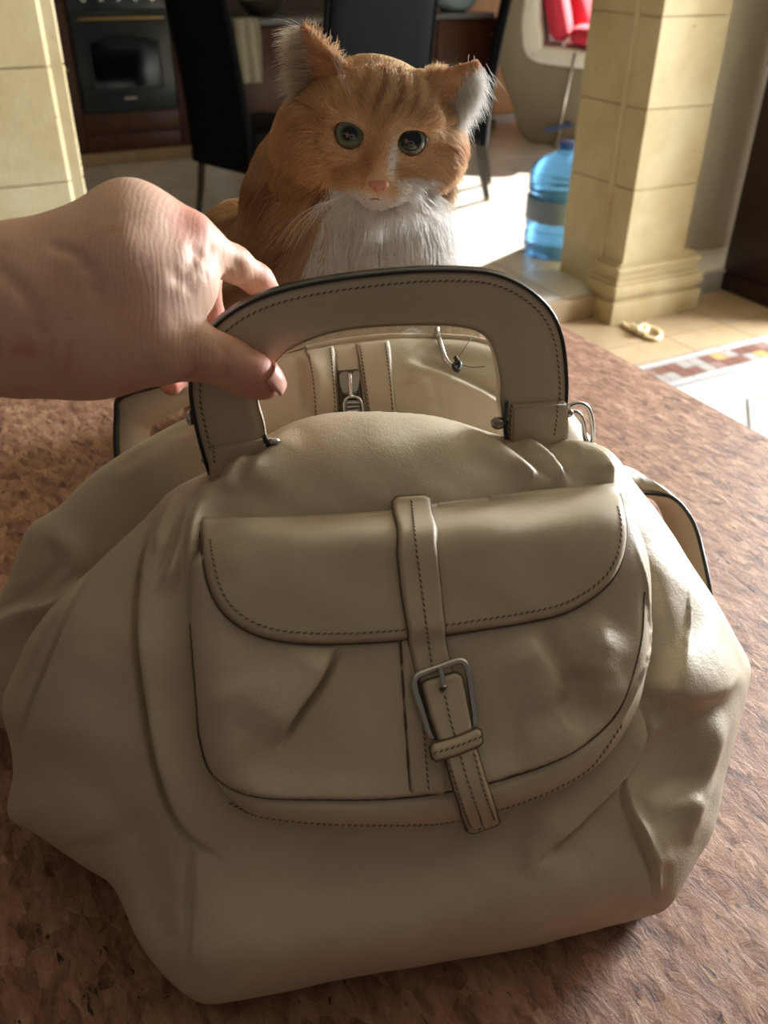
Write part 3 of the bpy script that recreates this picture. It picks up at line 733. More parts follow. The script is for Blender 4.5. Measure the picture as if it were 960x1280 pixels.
# ---- small stuff that lies on a layer
def on(pts, H, off=0., n=60, closed=False, px=True):
    p = cr(pts, n, closed) if px else np.asarray(pts); uu, vv = (find(p[:, 0], p[:, 1], lambda a, b: H(a, b)+off) if px else (p[:, 0], p[:, 1]))
    return W3(uu, vv, H(uu, vv)+off), np.stack([uu, vv], 1)
def frame_along(P):
    T = np.gradient(P, axis=0); T /= np.linalg.norm(T, axis=1)[:, None]+1e-12; return T
def stitch(name, P, nrm, m, parent, pitch=.0031, ln=.0025, r=.0005, zig=.38, dot=None):
    """a row of thread stitches along P: small six-sided beads, joined"""
    s = np.r_[0, np.cumsum(np.linalg.norm(np.diff(P, axis=0), axis=1))]; q = np.arange(pitch/2, s[-1], pitch)
    if len(q) < 2: return
    C = np.stack([np.interp(q, s, P[:, k]) for k in range(3)], 1); T = np.stack([np.interp(q, s, frame_along(P)[:, k]) for k in range(3)], 1)
    V, F = [], []
    for i, (c, t) in enumerate(zip(C, T)):
        nn = nrm-t*(nrm@t); nn /= np.linalg.norm(nn); sd = np.cross(nn, t); t = t+sd*zig; t /= np.linalg.norm(t); sd = np.cross(nn, t); b = len(V)
        for e in (-1, 0, 1):
            rr = r*(1 if e == 0 else .35)
            for k in range(4): a = k*pi/2+pi/4; V.append(c+t*e*ln/2+(sd*cos(a)+nn*sin(a))*rr)
        for e in range(2):
            for k in range(4): l = (k+1) % 4; F.append((b+e*4+k, b+e*4+l, b+e*4+4+l, b+e*4+4+k))
    o = poly_mesh(name, V, F, m, parent); o['kind'] = 'stuff'; inbag(o); return o
def cord(name, P, r, m, parent, seg=7, closed=False): return inbag(tube(name, P, r, m, parent, seg, closed))
def inset(uv, d):
    """move a closed outline inwards by d metres"""
    T = np.roll(uv, -1, 0)-np.roll(uv, 1, 0); T /= np.linalg.norm(T, axis=1)[:, None]+1e-12; Nn = np.stack([-T[:, 1], T[:, 0]], 1)
    a = .5*np.sum(uv[:, 0]*np.roll(uv[:, 1], -1)-np.roll(uv[:, 0], -1)*uv[:, 1]); return uv+Nn*(d if a > 0 else -d)

# ---- front pocket
POCK = [(300, 648), (246, 690), (236, 712), (236, 790), (243, 880), (252, 935), (270, 980), (305, 1012), (350, 1026), (420, 1031), (490, 1031), (560, 1025), (640, 1004), (700, 982), (745, 950), (775, 912), (792, 870), (802, 810), (805, 750), (800, 700), (788, 660), (768, 622), (640, 632), (500, 642), (400, 648)]
STP = [
 ([(240, 760), (247, 880), (252, 925), (268, 966), (317, 992), (400, 996), (511, 993), (614, 974), (704, 942), (760, 900), (785, 850), (797, 800)], .0022, .010, .0012, .0022, 0),
 ([(262, 972), (300, 1000), (400, 1004), (511, 1001), (620, 983), (704, 951), (765, 908), (788, 860)], -.0013, .0011, .0011, 0, 0),
 ([(338, 938), (368, 890), (398, 848), (422, 800)], .0085, .020, .0018, .0065),
 ([(708, 880), (684, 845), (655, 790)], .0070, .020, .006, .003),
 ([(760, 900), (752, 862), (742, 835), (750, 800), (765, 770)], .0075, .008, .014, .000),
 ([(700, 900), (726, 870), (735, 830)], -.006, .012, .012, 0),
 ([(735, 935), (700, 925), (640, 930)], .003, .014, .012, 0),
 ([(240, 708), (262, 712), (290, 740)], -.004, .007, .007, 0),
 ([(280, 840), (300, 900), (330, 950)], .004, .020, .020, 0),
 ([(786, 660), (800, 720), (804, 780), (797, 840), (780, 890), (764, 925)], .0022, .0016, .0016, 0, 0),
]
pocket = Layer(POCK, Hb, .030, .020, .0013, off=-.004, strokes=STP, blur=5, extra=lambda s: .0008*np.sin(s.u*88+s.v*40)*np.sin(s.v*70-s.u*20))
inbag(pocket.mesh('front_pocket', M['leather'], bag, .002))
fp = bag.children[-1]
cord('piping', on([(238, 780), (246, 880), (250, 925), (266, 968), (314, 994), (400, 999), (511, 996.5), (616, 977.5), (704, 946), (762, 903), (786, 855), (799, 800), (802, 740)], pocket, -.0001, 150)[0], .0007, M['edge_brown'], fp)
P_, _ = on([(285, 1003), (320, 1018), (381, 1027), (470, 1030), (556, 1026), (640, 1004), (700, 981), (742, 952), (776, 905)], pocket, .0004, 120); stitch('stitching', P_, N, M['stitch'], fp, .0033, .0026)
band = Layer([(499, 788), (548, 788), (552, 880), (556, 993), (513, 993), (506, 890)], pocket.soft(4), .0016, .0016, .0009, off=.0004, sharp=True)
bn = inbag(band.mesh('centre_band', M['leather_flat'], bag, .0015))
cord('seam_edge', on([(500, 790), (506, 890), (513, 992)], band, -.0002, 40)[0], .0007, M['edge_brown'], bn)
stitch('stitching', on([(521, 792), (528, 890), (536, 990)], band, .0002, 60)[0], N, M['stitch'], bn)

# ---- pocket flap
FLAP = [(249, 648), (252, 646), (300, 646), (400, 643), (490, 637), (560, 627), (660, 614), (766, 604), (770, 605), (774, 615), (781, 650), (782, 678), (776, 704), (762, 728), (736, 750), (700, 768), (650, 779), (600, 787), (560, 793), (500, 800), (440, 804), (385, 804), (340, 799), (305, 786), (278, 764), (262, 735), (254, 700), (250, 665)]
Hf = pocket.soft(24)
flap = Layer(FLAP, Hf, .0030, .004, .0013, off=.0022, blur=2, n=320, strokes=[([(262, 640), (420, 640), (600, 628), (760, 610)], -.004, .010, .010, 0, 0), ([(600, 650), (620, 700), (600, 760)], .002, .03, .02, 0)])
fl = inbag(flap.mesh('pocket_flap', M['leather_flat'], bag, .0022))
k0 = np.arange(len(flap.outline)); oy = flap.outline
eu = oy.copy(); hh = Hf(eu[:, 0], eu[:, 1])+.0022

si = inset(oy, .0052); topv = np.interp(si[:, 0], [si[:, 0].min(), si[:, 0].max()], [0, 1])
pxy = np.array([proj for proj in si])
sel = [i for i in range(len(si))]
keep = []
c_top, _ = on([(252, 650), (770, 606)], flap, 0, 2); 
tu = find(np.array([252., 770.]), np.array([652., 610.]), flap); tl = lambda u_: np.interp(u_, tu[0], tu[1])
low = si[:, 1] < tl(si[:, 0])-.010
low2 = oy[:, 1] < np.interp(oy[:, 0], tu[0], tu[1])-.004
# rotate so that the run is contiguous
st0 = next(i for i in range(len(si)) if low[i] and not low[i-1]); run = [(st0+i) % len(si) for i in range(len(si)) if low[(st0+i) % len(si)]]
st1 = next(i for i in range(len(oy)) if low2[i] and not low2[i-1]); run2 = [(st1+i) % len(oy) for i in range(len(oy)) if low2[(st1+i) % len(oy)]]; ou = oy[run2]
cord('edge_paint', W3(ou[:, 0], ou[:, 1], Hf(ou[:, 0], ou[:, 1])+.0014), .0010, M['edge_brown'], fl, 6)
sp = si[run]; stitch('stitching', W3(sp[:, 0], sp[:, 1], flap(sp[:, 0], sp[:, 1])+.0002), N, M['stitch'], fl, .0034, .0027)

# ---- buckled strap
Hs = lambda a, b: np.maximum(flap(a, b), Hf(a, b))
def softer(Hfun, lay, k=10):
    G = Hfun(lay.u, lay.v)
    for _ in range(k): G = .2*(G+np.vstack([G[1:], G[-1:]])+np.vstack([G[:1], G[:-1]])+np.hstack([G[:, 1:], G[:, -1:]])+np.hstack([G[:, :1], G[:, :-1]]))
    return lambda a, b: lay.samp(G, a, b)
Hs2 = softer(Hs, pocket, 8)
strap = Layer([(491, 626), (497, 621), (530, 619), (538, 623), (545, 680), (552, 745), (556, 790), (560, 815), (566, 842), (524, 856), (518, 835), (511, 800), (503, 745), (497, 690)], Hs2, .0024, .0022, .0008, off=.0024, sharp=True)
so = inbag(strap.mesh('buckle_strap', M['leather_flat'], bag, .0022))
def edges(o, outline_uv, H, closed=True, r=.0007, dz=-.001):
    cord('edge_paint', W3(outline_uv[:, 0], outline_uv[:, 1], H(outline_uv[:, 0], outline_uv[:, 1])+dz), r, M['edge_brown'], o, 6, closed)
def dense(uv, n=200):
    q = np.vstack([uv, uv[:1]]); s_ = np.r_[0, np.cumsum(np.linalg.norm(np.diff(q, axis=0), axis=1))]; t_ = np.linspace(0, s_[-1], n, endpoint=False)
    return np.stack([np.interp(t_, s_, q[:, k]) for k in range(2)], 1)
edges(so, dense(strap.outline), lambda a, b: Hs2(a, b)+.0024)
stitch('stitching', on([(514, 624), (521, 690), (529, 750), (534, 790), (541, 838)], strap, .0003, 90)[0], N, M['stitch'], so)
# the free end, over the buckle bar and through the keeper
TAIL = [(527, 856), (532, 851), (570, 841), (578, 846), (584, 880), (590, 912), (597, 940), (607, 975), (616, 1005), (624, 1026), (621, 1032), (592, 1042), (585, 1040), (577, 1020), (567, 985), (556, 945), (548, 925), (538, 895)]
Ht = softer(Hs, pocket, 20)
body_soft = body.soft(6)
def Htail(a, b):
    return np.where(pocket.inb(a, b), Ht(a, b), body_soft(a, b))
tl0, _t = find(np.array([552., 604.]), np.array([850., 1036.]), Htail)
def tail_off(a, b):
    t = np.clip((_t[0]-b)/(_t[0]-_t[1]), 0, 1); return .0052+.004*np.sin(pi*np.clip(t*1.0, 0, 1))+.0005
tail = Layer(TAIL, lambda a, b: Htail(a, b)+tail_off(a, b), .0020, .0020, .0008, off=.0, sharp=True)
to = inbag(tail.mesh('strap_end', M['leather_flat'], bag, .0026))
edges(to, dense(tail.outline), lambda a, b: Htail(a, b)+tail_off(a, b), dz=-.0012, r=.0009)
stitch('stitching', on([(556, 868), (563, 900), (572, 930), (582, 968), (594, 1005), (603, 1034)], tail, .0003, 90)[0], N, M['stitch'], to)
stitch('stitching', on([(558, 945), (566, 970), (577, 1005), (588, 1033), (600, 1036), (617, 1028)], tail, .0003, 60)[0], N, M['stitch'], to)
stitch('stitching', on([(592, 940), (600, 970), (609, 1002), (617, 1024)], tail, .0003, 60)[0], N, M['stitch'], to)
keep_ = Layer([(538, 935), (542, 930), (570, 922), (596, 911), (601, 913), (603, 928), (599, 932), (572, 943), (546, 951), (541, 948)], lambda a, b: Htail(a, b)+tail_off(a, b)+.0028, .0022, .003, .0008, off=.0, sharp=True)
ko = inbag(keep_.mesh('keeper_loop', M['leather_flat'], bag, .003)); edges(ko, dense(keep_.outline, 90), lambda a, b: Htail(a, b)+tail_off(a, b)+.0028, dz=-.0010, r=.0010)
stitch('stitching', on([(541, 942), (570, 933), (601, 921)], keep_, .0003, 40)[0], N, M['stitch'], ko)
bk = cord('buckle', on([(520, 866), (518, 851), (524, 843), (548, 834), (572, 826), (581, 829), (586, 842), (590, 872), (593, 900), (588, 912), (560, 921), (544, 924), (537, 916), (530, 895)], lambda a, b: Ht(a, b)+.0055, 0, 90, True)[0], .0019, M['steel'], bag, 10, True)
cord('prong', on([(550, 836), (553, 848), (555, 858)], lambda a, b: Ht(a, b)+.0098, 0, 12)[0], .0014, M['steel'], bk, 8)
cord('prong_hole', on([(552, 858), (556, 862)], tail, .0006, 6)[0], .0021, M['edge_brown'], to, 8)
# flap top seam and crest stitches
# ---- zip strips, zip and rim on the rear half
rs = rear.soft(6)
def strip(name, px, parent, off=.0006, A=.0022, m='leather_flat'):
    L = Layer(px, rs, A, .0025, .0010, off=off, sharp=True); return L, inbag(L.mesh(name, M[m], parent, .002))
L1, s1 = strip('zip_facing', [(380, 437), (417, 431), (420, 470), (424, 530), (428, 600), (398, 602), (394, 530), (389, 480)], bag)
L2, s2 = strip('zip_facing', [(444, 429), (486, 424), (491, 470), (496, 530), (500, 600), (466, 602), (461, 530), (453, 480)], bag)
for L, o, pa, pb in ((L1, s1, [(386, 442), (392, 480), (396, 530), (400, 580)], [(413, 434), (417, 480), (420, 530), (424, 580)]), (L2, s2, [(450, 432), (457, 480), (464, 530), (468, 580)], [(482, 428), (488, 480), (492, 530), (496, 580)])):
    for pp in (pa, pb):
        stitch('stitching', on(pp, L, .0003, 60)[0], N, M['stitch'], o)
    cord('seam_edge', on([(x+(-4 if pp is pa else 4)*0, y) for x, y in pb], L, -.0006, 40)[0], .0004, M['edge_brown'], o)
zp = Layer([(418, 432), (445, 430), (452, 480), (464, 600), (426, 602), (421, 480)], rs, .0004, .001, .0012, off=.0002, sharp=True)
zo = inbag(zp.mesh('zipper', M['leather_flat'], bag, .001))
zt = Layer([(421, 463), (448, 461), (463, 600), (427, 602)], rs, .0003, .001, .0010, off=.0009, sharp=True)
zto = inbag(zt.mesh('zipper_tape', M['edge_brown'], zo, .0006))
for k in range(26):
    y = 470+k*4.6; P2, _ = on([(433+(y-470)*.07, y), (446+(y-470)*.09, y-.6)], zt, .0010, 3); c = cord('zipper_tooth', P2, .00075, M['steel_dark'], zo, 5)
def plate(name, pts, H, off, th, m, parent, bev=.0008):
    uu, vv = find(np.array([p[0] for p in pts], float), np.array([p[1] for p in pts], float), lambda a, b: H(a, b)+off); h = float(np.mean(H(uu, vv)))+off
    P = W3(uu, vv, np.full(len(uu), h)); bm = bmesh.new(); f = [bm.verts.new(p+N*th/2) for p in P]; g = [bm.verts.new(p-N*th/2) for p in P]; n = len(P)
    bm.faces.new(f); bm.faces.new(g[::-1])
    for k in range(n): l = (k+1) % n; bm.faces.new((f[k], g[k], g[l], f[l]))
    bmesh.ops.recalc_face_normals(bm, faces=bm.faces); bmesh.ops.bevel(bm, geom=list(bm.edges), offset=bev, segments=2, affect='EDGES')
    return smooth(inbag(obj(name, bm, m, parent)), 40)
sl = plate('zipper_slider', [(424, 468), (432, 464), (438, 470), (444, 463), (450, 466), (449, 480), (445, 492), (430, 493), (425, 482)], rs, .0035, .003, M['steel_dark'], zo)
cord('slider_bridge', on([(437, 467), (438, 480), (439, 496)], rs, .0060, 12)[0], .0016, M['steel'], sl, 8)
pl = plate('zipper_puller', [(430, 500), (450, 499), (455, 530), (458, 560), (438, 561), (433, 530)], rs, .0052, .0022, M['steel_dark'], zo)
for k in range(3): cord('ridge', on([(434, 504+k*5), (449, 503+k*5)], rs, .0066, 4)[0], .0006, M['steel'], pl, 6)
cord('puller_frame', on([(431, 500), (450, 499), (456, 530), (459, 560), (438, 561), (433, 530)], rs, .0056, 40, True)[0], .0010, M['steel'], pl, 7, True)
cord('rim_piping', on([(384, 436), (430, 427), (490, 421), (545, 421), (590, 424), (625, 434), (655, 452)], rs, .0004, 90)[0], .0032, M['leather_flat'], bag, 10)
# gathered leather and a puff of white lining behind the rim
V, F = [], []; nu, nv = 150, 10
Pr, _ = on([(330, 452), (384, 432), (430, 423), (490, 417), (545, 417), (600, 422)], rs, -.006, nu)
for i in range(nu):
    for j in range(nv):
        t = j/(nv-1); pl_ = .0022*abs(sin(i*.36+t*1.3))*(t**.3)
        V.append(Pr[i]+np.array([0, 0, 1.])*(.013*sin(t*pi*.75))+np.array([-.2, .98, 0])*(t*.022)+N*pl_)
for i in range(nu-1):
    for j in range(nv-1): F.append((i*nv+j, (i+1)*nv+j, (i+1)*nv+j+1, i*nv+j+1))
o = inbag(poly_mesh('gathered_top', V, F, M['leather'], bag))
V, F = [], []; c0 = on([(512, 409)], rs, -.016, 2)[0][0] if False else W3(*[np.array([q_]) for q_ in (find(np.array([512.]), np.array([411.]), lambda a, b: rs(a, b)-.012))], np.array([0.]))[0]
uu, vv = find(np.array([512.]), np.array([411.]), lambda a, b: rs(a, b)-.012); c0 = W3(uu, vv, rs(uu, vv)-.012)[0]
bm = bmesh.new(); bmesh.ops.create_icosphere(bm, subdivisions=4, radius=1)
for v_ in bm.verts:
    k = 1+.14*sin(v_.co.x*14+v_.co.z*3)*sin(v_.co.z*9+v_.co.y*7); v_.co = Vector((v_.co.x*.0125*k, v_.co.y*.010*k, v_.co.z*.0040*k))+Vector(c0)
inbag(smooth(obj('white_lining', bm, mat('white_cloth', (.82, .82, .80), .9), bag)))

# ---- handle: a flat D of stiff leather standing on the crest
HC = np.array([.0, .470, 1.16]); hn = np.array([sin(PS), -cos(PS), .04]); hn /= np.linalg.norm(hn)
def onH(pts, off=0.):
    p = np.asarray(pts, float); d = ray(p[:, 0], p[:, 1]); t = (((HC-CAMP)@hn)+off)/(d@hn); return CAMP+d*t[:, None]
OUT = cr([(262, 590), (252, 558), (243, 520), (238, 484), (243, 446), (260, 414), (296, 384), (348, 362), (420, 347), (500, 338), (560, 336), (612, 340), (652, 356), (684, 384), (700, 420), (706, 470), (705, 510), (701, 550)], 90)
INN = cr([(330, 592), (332, 560), (330, 530), (322, 500), (322, 476), (336, 458), (366, 432), (412, 414), (470, 406), (540, 404), (572, 406), (596, 412), (610, 425), (618, 446), (623, 476), (623, 500), (628, 530), (632, 550)], 90)
def slab_ribbon(name, O_, I_, th, m, parent, bulge=.0012, rows=9, side=hn):
    V, F = [], []; n = len(O_)
    for i in range(n):
        for s in (1, -1):
            for j in range(rows):
                t = j/(rows-1); e = np.sqrt(max(0, 1-(abs(2*t-1))**6)); V.append(O_[i]*(1-t)+I_[i]*t+side*s*(th/2*(.55+.45*e)+bulge*sin(pi*t)))
    R2 = 2*rows
    for i in range(n-1):
        for j in range(rows-1):
            F.append((i*R2+j, i*R2+j+1, (i+1)*R2+j+1, (i+1)*R2+j)); F.append((i*R2+rows+j+1, i*R2+rows+j, (i+1)*R2+rows+j, (i+1)*R2+rows+j+1))
        F.append((i*R2, (i+1)*R2, (i+1)*R2+rows, i*R2+rows)); F.append((i*R2+rows-1, i*R2+R2-1, (i+1)*R2+R2-1, (i+1)*R2+rows-1))
    for i in (0, n-1): F.append(tuple(i*R2+j for j in range(rows))+tuple(i*R2+rows+j for j in range(rows-1, -1, -1)))
    o = poly_mesh(name, V, F, m, parent, 50); fixn(o); return o
Oh, Ih = onH(OUT), onH(INN)
hd = inbag(slab_ribbon('handle', Oh, Ih, .010, M['leather_flat'], bag))
def rim_band(name, C, th, w, m, parent):
    """flat painted edge: a band as wide as the leather is thick"""
    V, F = [], []; n = len(C); T = frame_along(C)
    for i in range(n):
        o_ = np.cross(hn, T[i]); o_ /= np.linalg.norm(o_)
        for a in np.linspace(0, 2*pi, 12, endpoint=False): V.append(C[i]+hn*th/2*np.sign(cos(a))*abs(cos(a))**.6+o_*w*np.sign(sin(a))*abs(sin(a))**.8)
    for i in range(n-1):
        for k in range(12): l = (k+1) % 12; F.append((i*12+k, i*12+l, (i+1)*12+l, (i+1)*12+k))
    F.append(tuple(range(12))); F.append(tuple((n-1)*12+k for k in range(12)))
    return fixn(poly_mesh(name, V, F, m, parent, 60))
inbag(rim_band('edge_paint', Oh, .0098, .0013, M['edge'], hd)); inbag(rim_band('edge_paint', Ih, .0085, .0006, M['leather_flat'], hd))
dcen = Ih-Oh; dl = np.linalg.norm(dcen, axis=1)[:, None]
stitch('stitching', Oh+dcen/dl*.0055+hn*.0056, hn, M['stitch'], hd, .0036, .0029)
def hprism(name, pts, th, m, parent, off=0., bev=.0015):
    A_ = onH(pts, off); bm = bmesh.new(); f = [bm.verts.new(p+hn*th/2) for p in A_]; g = [bm.verts.new(p-hn*th/2) for p in A_]; n = len(A_); bm.faces.new(f); bm.faces.new(g[::-1])
    for k in range(n): l = (k+1) % n; bm.faces.new((f[k], g[k], g[l], f[l]))
    bmesh.ops.recalc_face_normals(bm, faces=bm.faces); bmesh.ops.bevel(bm, geom=list(bm.edges), offset=bev, segments=3, affect='EDGES')
    return smooth(inbag(obj(name, bm, m, parent)), 40)
t1 = hprism('handle_tab', [(260, 553), (332, 542), (338, 560), (334, 596), (262, 600)], .019, M['leather_flat'], bag)
t2 = hprism('handle_tab', [(634, 501), (703, 496), (705, 530), (702, 562), (634, 556)], .019, M['leather_flat'], bag)
hf = lambda pts, off, n=30, closed=False: onH(cr(pts, n, closed), off)
stitch('stitching', hf([(266, 556), (268, 580)], .0101), hn, M['stitch'], t1); stitch('stitching', hf([(640, 505), (638, 528), (636, 550)], .0101), hn, M['stitch'], t2); stitch('stitching', hf([(697, 500), (696, 522), (692, 548)], .0101), hn, M['stitch'], t2)
cord('edge_paint', hf([(633, 502), (631, 526), (633, 548)], .0085), .0014, M['edge'], t2, 6); cord('edge_paint', hf([(330, 545), (336, 558)], .0085), .0016, M['edge'], t1, 6)
def bead(name, px, py, off, r, m, parent, sc=(1, 1, 1)):
    c = onH([(px, py)], off)[0]; bm = bmesh.new(); bmesh.ops.create_uvsphere(bm, u_segments=20, v_segments=12, radius=r)
    for v_ in bm.verts: v_.co = Vector((v_.co.x*sc[0], v_.co.y*sc[1], v_.co.z*sc[2]))+Vector(c)
    return inbag(smooth(obj(name, bm, m, parent)))
bead('rivet', 622, 529, .008, .0040, M['steel_dark'], t2, (1.1, 1, 1)); cord('rivet_pin', hf([(616, 530), (634, 526)], .004, 6), .0026, M['steel'], t2, 10)
bead('rivet', 342, 551, .008, .0028, M['steel'], t1, (1.3, 1, .8)); bead('rivet', 238, 522, -.002, .0036, M['steel'], t1, (.7, 1, 1.4)); bead('rivet', 256, 575, -.002, .0022, M['steel_dark'], t1)
cord('ring', hf([(712, 508), (722, 504), (733, 508), (739, 522), (741, 548), (737, 556), (731, 546), (729, 528), (722, 516), (712, 514)], -.012, 50, True), .0017, M['steel'], bag, 8, True)
bead('rivet', 711, 516, -.006, .0030, M['steel_dark'], t2)
# hook with a black security knot, hanging from the rear rim
hk = cord('hook', on([(546, 408), (549, 422), (553, 438), (557, 448), (562, 454), (569, 457)], rs, .007, 30)[0], .0019, M['steel'], bag, 10)
cord('knot', on([(569, 446), (572, 452), (567, 457), (572, 463), (575, 455), (570, 449)], rs, .008, 24)[0], .0016, M['black'], hk, 7)
cord('thread', on([(574, 446), (582, 433), (592, 420)], rs, .006, 14)[0], .0003, M['stitch'], hk, 5); cord('thread', on([(578, 456), (590, 459), (606, 458)], rs, .006, 14)[0], .0003, M['stitch'], hk, 5)

# ---- the two bands of the shoulder strap and rear handle that show beside the bag
def band3(name, C, wdt, up, th, m, parent):
    C = np.asarray(C, float); T = frame_along(C); V, F = [], []; n = len(C); up = np.broadcast_to(np.asarray(up, float), C.shape)
    for i in range(n):
        a = up[i]-T[i]*(up[i]@T[i]); a /= np.linalg.norm(a); b = np.cross(T[i], a)
        for x, y in ((-1, -1), (-.9, -1), (.9, -1), (1, -1), (1, 1), (.9, 1), (-.9, 1), (-1, 1)): V.append(C[i]+a*wdt/2*x+b*th/2*y*(.7 if abs(x) == 1 else 1))
    for i in range(n-1):
        for k in range(8): l = (k+1) % 8; F.append((i*8+k, i*8+l, (i+1)*8+l, (i+1)*8+k))
    F.append(tuple(range(8))); F.append(tuple((n-1)*8+k for k in range(8))); return inbag(fixn(poly_mesh(name, V, F, m, parent, 40)))
def at_z(pts, z):
    p = np.asarray(pts, float); zz = np.broadcast_to(np.asarray(z, float), (len(p),)); d = ray(p[:, 0], p[:, 1]); return CAMP+d*((zz-1.40)/d[:, 2])[:, None]

def fold_band(name, rows, m, parent, th=.003):
    """leather band given by rows of measured points (px, py, height above the floor), one row per edge or fold"""
    R_ = [cr(np.array([at_z([(x, y)], z)[0] for x, y, z in r]), 50) for r in rows]; V, F = [], []
    k = len(R_)
    for i in range(50):
        for r in R_: V.append(r[i])
    for i in range(49):
        for j in range(k-1): F.append((i*k+j, (i+1)*k+j, (i+1)*k+j+1, i*k+j+1))
    o = inbag(poly_mesh(name, V, F, m, parent, 60)); md = o.modifiers.new('t', 'SOLIDIFY'); md.thickness = th; md.offset = 0; return o, R_
sA, RS = fold_band('shoulder_strap', [[(735, 548, 1.055), (762, 577, 1.035), (785, 584, 1.02), (815, 600, 1.005), (841, 620, .990), (859, 640, .976), (874, 674, .960), (890, 760, .935), (880, 815, .900)],
    [(745, 590, 1.025), (770, 607, 1.010), (790, 615, 1.0), (820, 617, .992), (840, 622, .988), (858, 640, .980), (873, 674, .965), (889, 760, .940), (878, 812, .905)],
    [(745, 600, 1.015), (770, 616, 1.0), (790, 618, .998), (812, 621, .985), (824, 632, .972), (832, 652, .958), (841, 683, .945), (872, 760, .92), (868, 805, .893)]], M['leather_flat'], bag)
cord('edge_paint', RS[1]+np.array([0, -.002, .001]), .0019, M['edge'], sA, 8)
sti = RS[0]*.85+RS[1]*.15; 
sB, RS = fold_band('rear_handle', [[(148, 580, 1.0), (146, 549, 1.02), (147, 520, 1.04), (149, 499, 1.055), (166, 489, 1.07), (190, 482, 1.085), (225, 473, 1.10)],
    [(200, 590, .99), (190, 562, 1.01), (186, 540, 1.03), (190, 532, 1.04), (205, 522, 1.055), (225, 512, 1.07), (250, 500, 1.085)]], M['leather_flat'], bag, .005)
cord('edge_paint', RS[0]+np.array([0, -.001, .0]), .0034, M['edge'], sB, 8)

